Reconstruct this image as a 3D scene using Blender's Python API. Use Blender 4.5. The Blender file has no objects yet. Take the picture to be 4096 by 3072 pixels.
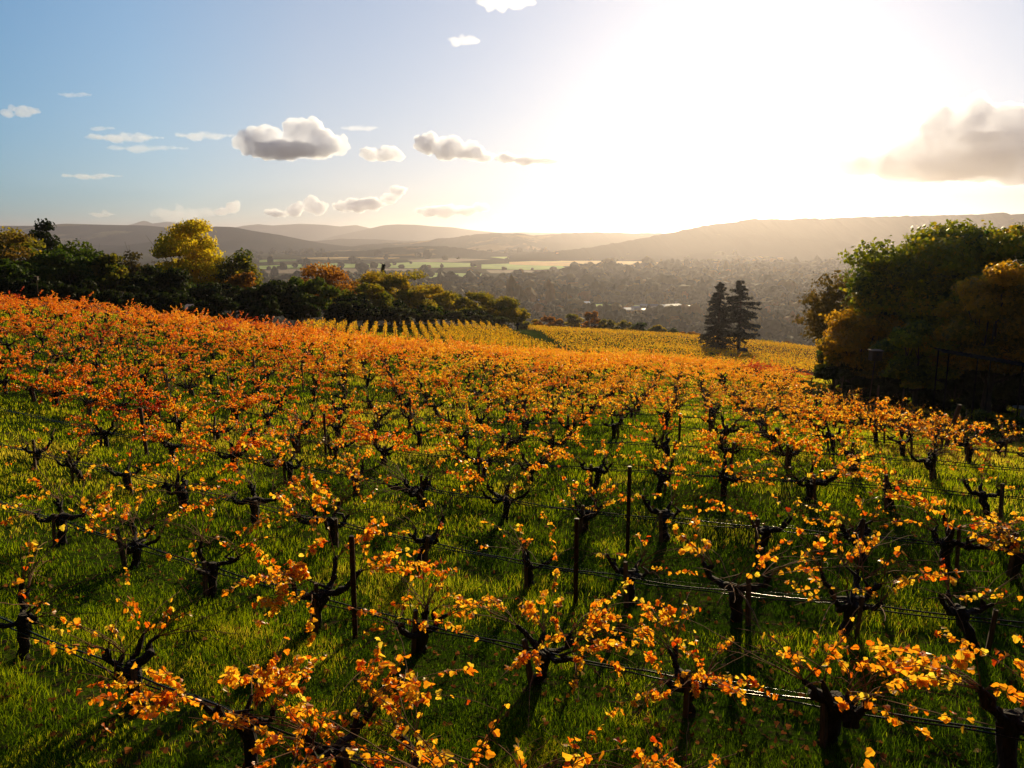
import bpy, math, random
import numpy as np
from math import radians, sin, cos, pi
SC = bpy.context.scene
COL = SC.collection
rng = np.random.default_rng(7)
random.seed(7)

# ------------------------------------------------------------------ camera
PITCH = radians(10.6)
F_PX = 1737.0            # focal length in units of a 2212 px wide picture
cam_d = bpy.data.cameras.new("camera")
cam = bpy.data.objects.new("camera", cam_d)
COL.objects.link(cam)
cam.location = (0, 0, 0)
cam.rotation_euler = (pi / 2 - PITCH, 0, 0)
cam_d.sensor_width = 36
cam_d.lens = 36 * F_PX / 2212
cam_d.clip_start = 0.1
cam_d.clip_end = 120000
SC.camera = cam

# ------------------------------------------------------------------ light
SUN_AZ, SUN_EL = radians(15.7), radians(12.5)      # azimuth clockwise from +Y
SUN_DIR = np.array([sin(SUN_AZ) * cos(SUN_EL), cos(SUN_AZ) * cos(SUN_EL), sin(SUN_EL)])
sun_d = bpy.data.lights.new("sun", 'SUN')
sun = bpy.data.objects.new("sun", sun_d)
COL.objects.link(sun)
sun_d.energy = 5.0
sun_d.angle = radians(0.5)
sun_d.color = (1.0, 0.79, 0.46)
sun.rotation_euler = (pi / 2 - SUN_EL, 0, pi - SUN_AZ)

world = bpy.data.worlds.new("World")
SC.world = world
world.use_nodes = True
wn, wl = world.node_tree.nodes, world.node_tree.links
wn.clear()
w_out = wn.new("ShaderNodeOutputWorld")
w_bg = wn.new("ShaderNodeBackground")
w_sky = wn.new("ShaderNodeTexSky")
w_sky.sky_type = 'NISHITA'
w_sky.sun_disc = False
w_sky.sun_elevation = SUN_EL
w_sky.sun_rotation = SUN_AZ
w_sky.altitude = 100
w_sky.air_density = 1.0
w_sky.dust_density = 0.35
w_sky.ozone_density = 2.0
w_bg.inputs[1].default_value = 0.12
def w_vec(op, src, val):
    m = wn.new("ShaderNodeVectorMath"); m.operation = op
    wl.new(src, m.inputs[0])
    if isinstance(val, tuple): m.inputs[1].default_value = val
    else: wl.new(val, m.inputs[1])
    return m.outputs[0]
# roll the brightest part of the sky off softly (the hot aureole is far beyond what the film holds)
w_div = w_vec('ADD', w_vec('MULTIPLY', w_sky.outputs[0], (1/6., 1/6.4, 1/5.9)), (1, 1, 1))
w_soft = w_vec('DIVIDE', w_vec('MULTIPLY', w_sky.outputs[0], (1.15, 1.15, 1.38)), w_div)
# the sky darkens away from the sun
w_tc = wn.new("ShaderNodeTexCoord")
w_dot = wn.new("ShaderNodeVectorMath"); w_dot.operation = 'DOT_PRODUCT'
wl.new(w_tc.outputs['Generated'], w_dot.inputs[0]); w_dot.inputs[1].default_value = tuple(SUN_DIR)
w_mr = wn.new("ShaderNodeValToRGB")
_e = w_mr.color_ramp.elements
_e[0].position, _e[0].color = 0.0, (.10, .15, .22, 1)
_e[1].position, _e[1].color = .88, (1, 1, 1, 1)
for _p, _c in ((.45, (.30, .40, .50)), (.66, (.46, .74, .90)), (.78, (.74, .93, 1.02))):
    _x = _e.new(_p); _x.color = (*_c, 1)
wl.new(w_dot.outputs['Value'], w_mr.inputs[0])
wl.new(w_vec('MULTIPLY', w_soft, w_mr.outputs[0]), w_bg.inputs[0])
wl.new(w_bg.outputs[0], w_out.inputs[0])

SC.view_settings.view_transform = 'Standard'
SC.view_settings.look = 'None'
SC.view_settings.gamma = 1
SC.view_settings.exposure = 0.5
SC.cycles.use_denoising = True
SC.cycles.max_bounces = 8
SC.cycles.transparent_max_bounces = 8
SC.cycles.transmission_bounces = 6
SC.cycles.volume_bounces = 6
SC.cycles.diffuse_bounces = 4
SC.cycles.glossy_bounces = 2
SC.cycles.sample_clamp_indirect = 6

# ------------------------------------------------------------------ projection maths (real distances)
def ray(x, y):
    a, b = (x - 1106.0) / F_PX, -(y - 829.5) / F_PX
    return np.array([a, cos(PITCH) + b * sin(PITCH), b * cos(PITCH) - sin(PITCH)])
def pt(x, y, Y):
    d = ray(x, y)
    return d * Y / d[1]
def project(P):
    P = np.asarray(P, float)
    dep = P[..., 1] * cos(PITCH) - P[..., 2] * sin(PITCH)
    up = P[..., 1] * sin(PITCH) + P[..., 2] * cos(PITCH)
    return 1106 + F_PX * P[..., 0] / dep, 829.5 - F_PX * up / dep, dep

# ------------------------------------------------------------------ terrain height: surveyed points + thin-plate spline
TH, ROW_S, ROW_0 = radians(28.0), 3.7, 10.5          # vine row direction and spacing
ROWPTS = {-1:[(0,2450),(926,2852),(1481,3072)],
0:[(0,2000),(833,2278),(1407,2407),(2278,2620),(2963,2722),(4096,2898)],
1:[(0,1768),(800,1962),(1234,2070),(1600,2142),(2111,2241),(2593,2361),(3333,2435),(4096,2491)],
2:[(800,1784),(1017,1821),(1324,1889),(1600,1937),(1998,2000),(2407,2056),(3148,2176),(4096,2231)],
3:[(1100,1727),(1433,1781),(1600,1812),(1889,1845),(2400,1888),(2600,1882),(2962,1893),(3368,1911),(3802,1939),(4096,1961)],
4:[(1089,1665),(1415,1716),(1889,1736),(2400,1753),(2600,1770),(2925,1788),(3296,1825),(3853,1859),(4096,1888)],
5:[(1107,1600),(1400,1642),(1745,1680),(2400,1689),(2600,1714),(3016,1739),(3379,1747),(3788,1762)],
6:[(1600,1612),(1962,1648),(2400,1639),(2600,1658),(2889,1669),(3070,1680),(3396,1701)]}
_P = []
for k, q in ROWPTS.items():
    for (x, y) in q:
        d = ray(x * .54, y * .54)
        lam = (ROW_0 + ROW_S * k) / (d[1] + math.tan(TH) * d[0])
        w = d * lam
        w[2] -= .5
        if w[1] > 2: _P.append(w)
EDGE_PX = [(10,660,72),(380,698,82),(675,732,92),(1106,768,98),(1512,796,92),(1755,826,75),(1780,856,62),(2000,905,45),(2200,960,36)]
_far = [pt(*a) for a in EDGE_PX]
_far2 = [pt(*a) for a in [(-200,655,85),(200,682,100),(680,716,112),(860,712,132),(1060,712,150),(1150,745,150),(1200,745,165),(1130,712,225),(1480,730,230),(1500,765,165),(1560,762,190),(1760,790,170),(1770,760,215),(1900,850,75),(2212,900,55),(2600,900,50)]]
_ring = [(-200,150,-14),(-140,60,2),(-200,-50,4),(0,-60,0),(0,-5,-5.2),(120,-20,-8),(160,80,-24),(180,200,-50),(0,330,-52),(-160,330,-50),(150,330,-60),(0,420,-75),(-260,250,-45),(-50,140,-18),(-90,130,-17)]
_C = np.array(list(_P[::2]) + _far + _far2 + [np.array(r, float) for r in _ring])
_W = np.array([.5] * len(_P[::2]) + [.15] * (len(_far) + len(_far2)) + [1.] * len(_ring))
_n = len(_C)
_xy = _C[:, :2] / 50
_d2 = ((_xy[:, None] - _xy[None]) ** 2).sum(-1)
_A = np.zeros((_n + 3, _n + 3))
_A[:_n, :_n] = np.where(_d2 > 0, .5 * _d2 * np.log(_d2 + 1e-12), 0) + np.diag(.025 * _W)
_Q = np.c_[np.ones(_n), _xy]
_A[:_n, _n:] = _Q
_A[_n:, :_n] = _Q.T
_co = np.linalg.solve(_A, np.r_[_C[:, 2], 0, 0, 0])
FLOOR = -120.0
def T(X, Y):
    """ground height at any world position"""
    X = np.asarray(X, float); Y = np.asarray(Y, float)
    sh = np.broadcast(X, Y).shape
    X = np.broadcast_to(X, sh).ravel(); Y = np.broadcast_to(Y, sh).ravel()
    out = np.empty(X.shape)
    for i in range(0, len(X), 20000):
        q = np.stack([X[i:i+20000], Y[i:i+20000]], -1) / 50.
        r = np.hypot(q[:, 0], q[:, 1]) * 50
        qq = q * np.minimum(1, 420 / np.maximum(r, 1))[:, None]
        d2 = ((qq[:, None, :] - _xy) ** 2).sum(-1)
        z = np.where(d2 > 0, .5 * d2 * np.log(d2 + 1e-12), 0) @ _co[:-3] + _co[-3] + _co[-2] * qq[:, 0] + _co[-1] * qq[:, 1]
        z = np.clip(z, -110, 25)
        t = np.clip((r - 270) / 420., 0, 1)
        t = t * t * (3 - 2 * t)
        out[i:i+20000] = z * (1 - t) + FLOOR * t
    return out.reshape(sh)
def Tz(x, y): return float(T(np.array([x]), np.array([y]))[0])
def ground_at(x, y, lo=4.0, hi=420.0):
    """where the line of sight through picture point (x, y) first meets the ground"""
    d = ray(x, y)
    s = np.geomspace(lo, hi, 500)
    z = T(d[0] * s, d[1] * s)
    below = np.nonzero(d[2] * s < z)[0]
    if len(below) == 0: return None
    i = below[0]
    return np.array([d[0] * s[i], d[1] * s[i], z[i]])

# ------------------------------------------------------------------ mesh helpers
def mesh_obj(name, V, faces, mats=None, parent=None, attrs=None, midx=None, smooth=False, link=True):
    """V (n,3); faces = list of int arrays (m,k) with differing k; attrs {name: per-vertex float}"""
    me = bpy.data.meshes.new(name)
    V = np.ascontiguousarray(V, dtype=np.float32)
    if isinstance(faces, np.ndarray): faces = [faces]
    faces = [np.asarray(f, dtype=np.int32) for f in faces if len(f)]
    me.vertices.add(len(V))
    me.vertices.foreach_set("co", V.ravel())
    nl = sum(f.size for f in faces)
    npoly = sum(len(f) for f in faces)
    me.loops.add(nl)
    me.loops.foreach_set("vertex_index", np.concatenate([f.ravel() for f in faces]))
    me.polygons.add(npoly)
    tot = np.concatenate([np.full(len(f), f.shape[1]) for f in faces]).astype(np.int32)
    st = np.concatenate([[0], np.cumsum(tot)[:-1]]).astype(np.int32)
    me.polygons.foreach_set("loop_start", st)
    me.polygons.foreach_set("loop_total", tot)
    if midx is not None: me.polygons.foreach_set("material_index", np.asarray(midx, np.int32))
    me.polygons.foreach_set("use_smooth", np.full(npoly, bool(smooth)))
    if attrs:
        for k, a in attrs.items():
            at = me.attributes.new(k, 'FLOAT', 'POINT')
            at.data.foreach_set("value", np.ascontiguousarray(a, dtype=np.float32))
    me.update(calc_edges=True)
    if mats:
        for m in (mats if isinstance(mats, (list, tuple)) else [mats]): me.materials.append(m)
    o = bpy.data.objects.new(name, me)
    if link: COL.objects.link(o)
    if parent is not None: o.parent = parent
    return o
class MB:
    """collects simple shapes into one mesh"""
    def __init__(s): s.V = []; s.F = {}; s.n = 0
    def add(s, V, F):
        V = np.asarray(V, float); s.V.append(V)
        for f in F: s.F.setdefault(len(f), []).append([i + s.n for i in f])
        s.n += len(V); return s
    def addnp(s, V, F):
        V = np.asarray(V, float); s.V.append(V)
        s.F.setdefault(F.shape[1], []).extend((F + s.n).tolist()); s.n += len(V); return s
    def box(s, c, d, rz=0, bev=0, taper=1.0):
        x, y, z = np.array(d) / 2.
        P = np.array([(-x,-y,-z),(x,-y,-z),(x,y,-z),(-x,y,-z),(-x*taper,-y*taper,z),(x*taper,-y*taper,z),(x*taper,y*taper,z),(-x*taper,y*taper,z)])
        R = np.array([[cos(rz), -sin(rz), 0], [sin(rz), cos(rz), 0], [0, 0, 1]])
        return s.add(P @ R.T + np.array(c), [(0,3,2,1),(4,5,6,7),(0,1,5,4),(1,2,6,5),(2,3,7,6),(3,0,4,7)])
    def tube(s, pts, rad, n=6, cap=True, rough=0.0, seed=0):
        V, F = tube_np(pts, rad, n, rough, seed)
        s.addnp(V, F)
        if cap:
            k = len(V); s.F.setdefault(n, []).append([s.n - n + i for i in range(n)])
            s.F.setdefault(n, []).append([s.n - k + i for i in range(n)][::-1])
        return s
    def build(s, name, mat, parent=None, smooth=False, link=True):
        return mesh_obj(name, np.concatenate(s.V), [np.array(f) for f in s.F.values()], mat, parent, smooth=smooth, link=link)
def tube_np(pts, rad, n=6, rough=0.0, seed=0):
    pts = np.asarray(pts, float); m = len(pts)
    rad = np.broadcast_to(np.asarray(rad, float), (m,))
    tan = np.gradient(pts, axis=0); tan /= np.linalg.norm(tan, axis=1)[:, None] + 1e-9
    ref = np.array([0.31, 0.77, 0.2]); ref /= np.linalg.norm(ref)
    a = np.cross(tan, ref); a /= np.linalg.norm(a, axis=1)[:, None] + 1e-9
    b = np.cross(tan, a)
    th = np.arange(n) * 2 * pi / n
    R = rad[:, None] * np.ones((1, n))
    if rough:
        R = R * (1 + rough * np.random.default_rng(seed).normal(0, 1, (m, n)))
    V = pts[:, None] + R[..., None] * (np.cos(th)[None, :, None] * a[:, None] + np.sin(th)[None, :, None] * b[:, None])
    i = np.arange(m - 1)[:, None] * n; j = np.arange(n)[None]; j2 = (j + 1) % n
    Fq = np.stack([i + j, i + j2, i + n + j2, i + n + j], -1).reshape(-1, 4)
    return V.reshape(-1, 3), Fq
def rand_rot(n, g):
    q = g.normal(size=(n, 4)); q /= np.linalg.norm(q, axis=1)[:, None]
    w, x, y, z = q.T
    return np.stack([np.stack([1-2*(y*y+z*z), 2*(x*y-z*w), 2*(x*z+y*w)], -1),
                     np.stack([2*(x*y+z*w), 1-2*(x*x+z*z), 2*(y*z-x*w)], -1),
                     np.stack([2*(x*z-y*w), 2*(y*z+x*w), 1-2*(x*x+y*y)], -1)], 1)
def vnoise(P, seed=0):
    """smooth value noise, P (...,2 or 3) -> 0..1"""
    P = np.asarray(P, float); D = P.shape[-1]
    I = np.floor(P).astype(np.int64); Fr = P - I; Fr = Fr * Fr * (3 - 2 * Fr)
    out = 0
    for c in range(2 ** D):
        off = np.array([(c >> k) & 1 for k in range(D)])
        J = I + off
        h = np.zeros(J.shape[:-1], np.int64) + seed * 1013904223
        for k in range(D): h = (h ^ (J[..., k] * [374761393, 668265263, 2147483647][k])) * 1274126177 & 0xFFFFFFFF
        h = (h ^ (h >> 15)) & 0xFFFF
        w = np.prod(np.where(off == 1, Fr, 1 - Fr), axis=-1)
        out = out + w * (h / 65535.)
    return out
def fbm(P, o=4, seed=0):
    s = 0; a = .5; t = 0
    for i in range(o):
        s = s + a * vnoise(np.asarray(P) * 2 ** i + 17.3 * i, seed + i); t += a; a *= .5
    return s / t
def setp(o, label=None, cat=None, group=None, kind=None):
    if label: o["label"] = label
    if cat: o["category"] = cat
    if group: o["group"] = group
    if kind: o["kind"] = kind
    return o
def empty(name, loc, label, cat, group=None, rz=0.0):
    o = bpy.data.objects.new(name, None)
    o.empty_display_size = .3
    COL.objects.link(o)
    o.location = loc; o.rotation_euler = (0, 0, rz)
    return setp(o, label, cat, group)

# ------------------------------------------------------------------ materials
def mat(name):
    m = bpy.data.materials.new(name); m.use_nodes = True
    n, l = m.node_tree.nodes, m.node_tree.links
    n.clear()
    return m, n, l, n.new("ShaderNodeOutputMaterial")
def ramp(n, stops, interp='LINEAR'):
    r = n.new("ShaderNodeValToRGB"); e = r.color_ramp.elements
    r.color_ramp.interpolation = interp
    e[0].position, e[0].color = stops[0][0], (*stops[0][1], 1)
    e[1].position, e[1].color = stops[-1][0], (*stops[-1][1], 1)
    for p, c in stops[1:-1]:
        x = e.new(p); x.color = (*c, 1)
    return r
def leaf_mat(name, stops, trans=.5, rough=.5, attr='tint', spec=.3, tgain=1.0, mottled=0.0):
    m, n, l, out = mat(name)
    a = n.new("ShaderNodeAttribute"); a.attribute_name = attr
    r = ramp(n, stops); fac = a.outputs['Fac']
    if mottled:
        tc = n.new("ShaderNodeNewGeometry")
        no = n.new("ShaderNodeTexNoise"); no.inputs['Scale'].default_value = 22; no.inputs['Detail'].default_value = 3
        l.new(tc.outputs['Position'], no.inputs['Vector'])
        mm = n.new("ShaderNodeMath"); mm.operation = 'MULTIPLY_ADD'; mm.inputs[1].default_value = mottled; mm.inputs[2].default_value = -mottled * .5
        l.new(no.outputs['Fac'], mm.inputs[0])
        ad = n.new("ShaderNodeMath"); ad.operation = 'ADD'; l.new(mm.outputs[0], ad.inputs[0]); l.new(fac, ad.inputs[1])
        fac = ad.outputs[0]
    l.new(fac, r.inputs[0])
    p = n.new("ShaderNodeBsdfPrincipled"); p.inputs['Roughness'].default_value = rough
    p.inputs['Specular IOR Level'].default_value = spec
    l.new(r.outputs[0], p.inputs['Base Color'])
    t = n.new("ShaderNodeBsdfTranslucent")
    g = n.new("ShaderNodeVectorMath"); g.operation = 'SCALE'; g.inputs['Scale'].default_value = tgain
    l.new(r.outputs[0], g.inputs[0]); l.new(g.outputs[0], t.inputs[0])
    mx = n.new("ShaderNodeMixShader"); mx.inputs[0].default_value = trans
    l.new(p.outputs[0], mx.inputs[1]); l.new(t.outputs[0], mx.inputs[2]); l.new(mx.outputs[0], out.inputs[0])
    return m
def noise_mat(name, c1, c2, scale=5, rough=.8, bump=.3, c3=None, stretch=(1,1,1), spec=.3, metal=0, bdist=.02, detail=6):
    m, n, l, out = mat(name)
    tc = n.new("ShaderNodeTexCoord"); mp = n.new("ShaderNodeMapping"); mp.inputs['Scale'].default_value = stretch
    l.new(tc.outputs['Object'], mp.inputs[0])
    no = n.new("ShaderNodeTexNoise"); no.inputs['Scale'].default_value = scale; no.inputs['Detail'].default_value = detail
    l.new(mp.outputs[0], no.inputs['Vector'])
    st = [(.3, c1), (.7, c2)] if c3 is None else [(.3, c1), (.5, c2), (.7, c3)]
    r = ramp(n, st); l.new(no.outputs['Fac'], r.inputs[0])
    p = n.new("ShaderNodeBsdfPrincipled"); p.inputs['Roughness'].default_value = rough
    p.inputs['Specular IOR Level'].default_value = spec; p.inputs['Metallic'].default_value = metal
    l.new(r.outputs[0], p.inputs['Base Color'])
    if bump:
        b = n.new("ShaderNodeBump"); b.inputs['Strength'].default_value = bump; b.inputs['Distance'].default_value = bdist
        l.new(no.outputs['Fac'], b.inputs['Height']); l.new(b.outputs[0], p.inputs['Normal'])
    l.new(p.outputs[0], out.inputs[0])
    return m

M_GOLD = leaf_mat("leaf_gold", [(0, (.55,.05,.003)), (.22, (.85,.19,.005)), (.48, (.95,.40,.012)), (.76, (.95,.58,.025)), (1, (.85,.66,.05))], .68, .4, mottled=.7, spec=.5)
M_ORANGE = leaf_mat("leaf_orange", [(0, (.42,.025,.002)), (.28, (.78,.12,.004)), (.58, (.92,.28,.009)), (.86, (.95,.46,.018)), (1, (.9,.56,.04))], .66, .4, mottled=.6, spec=.5)
M_RUSSET = leaf_mat("leaf_russet", [(0, (.30,.015,.005)), (.4, (.58,.05,.008)), (.75, (.75,.13,.010)), (1, (.85,.28,.015))], .6, .45, mottled=.5, spec=.5)
M_ROWLEAF = leaf_mat("leaf_trellis", [(0, (.36,.18,.006)), (.3, (.66,.30,.008)), (.65, (.78,.46,.015)), (1, (.50,.46,.02))], .6, .7, spec=.1)
M_BARK = noise_mat("vine_bark", (.010,.007,.005), (.04,.026,.018), 14, .9, .8, stretch=(3,3,.8), bdist=.02)
M_CANE = noise_mat("cane_wood", (.12,.055,.025), (.26,.13,.06), 20, .85, 0, spec=.12)
M_TREEBARK = noise_mat("tree_bark", (.035,.025,.018), (.10,.075,.05), 6, .9, .8, stretch=(2,2,.5), bdist=.05)
M_WOODPOST = noise_mat("weathered_wood", (.05,.03,.018), (.15,.09,.05), 9, .85, .5, stretch=(6,6,.7), bdist=.01)
M_RUSTMETAL = noise_mat("rusty_steel", (.03,.012,.008), (.08,.03,.018), 12, .55, .2, metal=.3)
M_HOSE = noise_mat("black_hose", (.006,.006,.007), (.012,.012,.013), 8, .22, 0, spec=.6)
M_ROCK = noise_mat("boulder_stone", (.05,.045,.04), (.17,.15,.13), 1.3, .9, .9, bdist=.15)
M_ROOFSHEET = noise_mat("shelter_roof", (.006,.006,.007), (.012,.012,.014), 3, 1, .2, spec=0)
M_STONE = noise_mat("table_stone", (.30,.29,.27), (.42,.40,.37), 5, .7, .2)
M_BOXWOOD = noise_mat("box_wood", (.03,.018,.012), (.07,.04,.025), 6, .8, .3)

def foliage_stops(a, b, c): return [(0, a), (.5, b), (1, c)]
M_OAK = leaf_mat("oak_leaves", foliage_stops((.018,.042,.003), (.055,.10,.005), (.18,.20,.010)), .5, .7, spec=.08)
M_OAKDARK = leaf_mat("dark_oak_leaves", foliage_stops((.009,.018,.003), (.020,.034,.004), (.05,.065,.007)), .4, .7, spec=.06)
M_OLIVEGOLD = leaf_mat("olive_gold_leaves", foliage_stops((.05,.08,.005), (.30,.25,.008), (.62,.38,.012)), .62, .7, spec=.1)
M_YELLOW = leaf_mat("yellow_leaves", foliage_stops((.22,.22,.006), (.74,.58,.012), (.88,.70,.02)), .6, .7, spec=.1)
M_BROWNORANGE = leaf_mat("brown_orange_leaves", foliage_stops((.10,.05,.006), (.38,.15,.008), (.6,.26,.012)), .55, .7, spec=.1)
M_GREYOLIVE = leaf_mat("grey_olive_leaves", foliage_stops((.03,.04,.010), (.065,.075,.018), (.13,.13,.03)), .4, .7, spec=.1)
M_CONIFER = leaf_mat("conifer_needles", foliage_stops((.010,.014,.006), (.022,.026,.010), (.05,.045,.014)), .25, .6)
M_RIGHTTREE = leaf_mat("autumn_oak_leaves", foliage_stops((.04,.085,.004), (.30,.32,.008), (.85,.42,.012)), .6, .5, spec=.3)
M_RIGHTORANGE = leaf_mat("autumn_orange_leaves", foliage_stops((.16,.14,.006), (.60,.32,.010), (.85,.42,.015)), .68, .5, spec=.3)
M_SPARSE = leaf_mat("sparse_brown_leaves", foliage_stops((.04,.035,.008), (.13,.09,.012), (.26,.15,.015)), .5, .7, spec=.1)
M_VALLEYTREE = leaf_mat("valley_tree_leaves", [(0, (.008,.013,.002)), (.35, (.040,.046,.004)), (.6, (.15,.11,.008)), (.8, (.36,.20,.012)), (1, (.48,.17,.012))], .2, .8, spec=.05)
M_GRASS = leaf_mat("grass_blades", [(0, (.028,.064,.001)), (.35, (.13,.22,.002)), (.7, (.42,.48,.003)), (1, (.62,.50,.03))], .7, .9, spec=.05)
M_WEED = leaf_mat("weed_leaves", [(0, (.02,.06,.004)), (.6, (.06,.14,.006)), (1, (.16,.26,.015))], .5, .95, spec=.02)
M_LITTER = leaf_mat("litter_leaves", [(0, (.10,.03,.01)), (.5, (.28,.10,.03)), (.85, (.45,.17,.04)), (1, (.5,.3,.12))], .3, .9, spec=.02)

# ------------------------------------------------------------------ ground: one sheet to the horizon
def build_ground():
    r = np.concatenate([[0.0], np.geomspace(2.0, 900, 210), np.geomspace(960, 30000, 60)])
    a_front = np.linspace(-42, 42, 260)
    a_back = np.linspace(42, 318, 70)[1:-1]
    a = np.radians(np.concatenate([a_front, a_back])); na = len(a)
    X = (r[1:, None] * np.sin(a)[None]).ravel(); Y = (r[1:, None] * np.cos(a)[None]).ravel()
    Z = T(X, Y)
    V = np.concatenate([[[0, 0, Tz(0, 0)]], np.stack([X, Y, Z], -1)])
    nr = len(r) - 1
    i = np.arange(nr - 1)[:, None]; j = np.arange(na)[None]; j2 = (j + 1) % na
    Fq = (1 + np.stack([i * na + j, (i + 1) * na + j, (i + 1) * na + j2, i * na + j2], -1)).reshape(-1, 4)
    Ft = np.stack([np.zeros(na, int), 1 + np.arange(na), 1 + (np.arange(na) + 1) % na], -1)
    m, n, l, out = mat("ground_cover")
    g = n.new("ShaderNodeNewGeometry")
    n1 = n.new("ShaderNodeTexNoise"); n1.inputs['Scale'].default_value = .35; n1.inputs['Detail'].default_value = 8
    n2 = n.new("ShaderNodeTexNoise"); n2.inputs['Scale'].default_value = 9; n2.inputs['Detail'].default_value = 6
    l.new(g.outputs['Position'], n1.inputs['Vector']); l.new(g.outputs['Position'], n2.inputs['Vector'])
    near = ramp(n, [(.3, (.014,.030,.002)), (.5, (.03,.06,.004)), (.72, (.07,.09,.008))])
    l.new(n1.outputs['Fac'], near.inputs[0])
    soil = ramp(n, [(.35, (.018,.012,.008)), (.6, (.045,.03,.018))]); l.new(n2.outputs['Fac'], soil.inputs[0])
    sm = ramp(n, [(.50, (0,0,0)), (.66, (1,1,1))]); l.new(n2.outputs['Fac'], sm.inputs[0])
    mix = n.new("ShaderNodeMixRGB"); l.new(sm.outputs[0], mix.inputs[0]); l.new(near.outputs[0], mix.inputs[1]); l.new(soil.outputs[0], mix.inputs[2])
    # bare earth under the trees right of the vineyard: to the right of a line on the map
    def halfplane(ax, ay, c, soft):
        sx = n.new("ShaderNodeVectorMath"); sx.operation = 'DOT_PRODUCT'; sx.inputs[1].default_value = (ax, ay, 0)
        l.new(g.outputs['Position'], sx.inputs[0])
        nn = n.new("ShaderNodeMath"); nn.operation = 'MULTIPLY_ADD'; nn.inputs[1].default_value = 5.0
        l.new(n1.outputs['Fac'], nn.inputs[0]); l.new(sx.outputs['Value'], nn.inputs[2])
        mr = n.new("ShaderNodeMapRange"); mr.inputs['From Min'].default_value = c; mr.inputs['From Max'].default_value = c + soft
        l.new(nn.outputs[0], mr.inputs['Value']); return mr.outputs[0]
    # edge line through the map points of the vineyard's right edge
    A_, B_ = ground_at(1850, 850), ground_at(2212, 945)
    dx, dy = (B_ - A_)[:2]; L = math.hypot(dx, dy); nx, ny = -dy / L, dx / L
    c0 = nx * A_[0] + ny * A_[1]
    if nx * (A_[0] + 5) + ny * (A_[1] + 20) < c0: nx, ny, c0 = -nx, -ny, -c0
    h1 = halfplane(nx, ny, c0 + 2.5, 2.0)
    h2 = halfplane(1, 0, 22, 3)
    hm = n.new("ShaderNodeMath"); hm.operation = 'MULTIPLY'; l.new(h1, hm.inputs[0]); l.new(h2, hm.inputs[1])
    dirt = ramp(n, [(.3, (.03,.016,.010)), (.6, (.085,.05,.03)), (.75, (.2,.11,.06))]); l.new(n2.outputs['Fac'], dirt.inputs[0])
    mix2 = n.new("ShaderNodeMixRGB"); l.new(hm.outputs[0], mix2.inputs[0]); l.new(mix.outputs[0], mix2.inputs[1]); l.new(dirt.outputs[0], mix2.inputs[2])
    # the valley floor: woodland soil and pasture
    sp = n.new("ShaderNodeVectorMath"); sp.operation = 'LENGTH'; l.new(g.outputs['Position'], sp.inputs[0])
    mr = n.new("ShaderNodeMapRange"); mr.inputs['From Min'].default_value = 380; mr.inputs['From Max'].default_value = 520
    l.new(sp.outputs['Value'], mr.inputs['Value'])
    n3 = n.new("ShaderNodeTexNoise"); n3.inputs['Scale'].default_value = .0022; n3.inputs['Detail'].default_value = 9; n3.inputs['Roughness'].default_value = .62
    mp = n.new("ShaderNodeMapping"); mp.inputs['Scale'].default_value = (1, .6, 1)
    l.new(g.outputs['Position'], mp.inputs[0]); l.new(mp.outputs[0], n3.inputs['Vector'])
    val = ramp(n, [(.36, (.020,.026,.010)), (.48, (.035,.042,.014)), (.56, (.085,.065,.02)), (.66, (.05,.07,.015))]); l.new(n3.outputs['Fac'], val.inputs[0])
    mix3 = n.new("ShaderNodeMixRGB"); l.new(mr.outputs[0], mix3.inputs[0]); l.new(mix2.outputs[0], mix3.inputs[1]); l.new(val.outputs[0], mix3.inputs[2])
    p = n.new("ShaderNodeBsdfPrincipled"); p.inputs['Roughness'].default_value = 1; p.inputs['Specular IOR Level'].default_value = 0
    l.new(mix3.outputs[0], p.inputs['Base Color'])
    b = n.new("ShaderNodeBump"); b.inputs['Strength'].default_value = .8; b.inputs['Distance'].default_value = .05
    l.new(n2.outputs['Fac'], b.inputs['Height']); l.new(b.outputs[0], p.inputs['Normal'])
    l.new(p.outputs[0], out.inputs[0])
    o = mesh_obj("ground", V, [Fq, Ft], m, smooth=True)
    setp(o, kind="structure")
build_ground()

# ------------------------------------------------------------------ distant hills and mountains
def ridge_mat(name, base, light, scale, thr=.56):
    m, n, l, out = mat(name)
    g = n.new("ShaderNodeNewGeometry")
    no = n.new("ShaderNodeTexNoise"); no.inputs['Scale'].default_value = scale; no.inputs['Detail'].default_value = 9; no.inputs['Roughness'].default_value = .6
    mp = n.new("ShaderNodeMapping"); mp.inputs['Scale'].default_value = (1, .6, 1.6)
    l.new(g.outputs['Position'], mp.inputs[0]); l.new(mp.outputs[0], no.inputs['Vector'])
    r = ramp(n, [(thr - .14, tuple(.7 * c for c in base)), (thr, base), (thr + .05, light)]); l.new(no.outputs['Fac'], r.inputs[0])
    p = n.new("ShaderNodeBsdfPrincipled"); p.inputs['Roughness'].default_value = 1; p.inputs['Specular IOR Level'].default_value = 0
    l.new(r.outputs[0], p.inputs['Base Color'])
    l.new(p.outputs[0], out.inputs[0])
    return m
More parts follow.
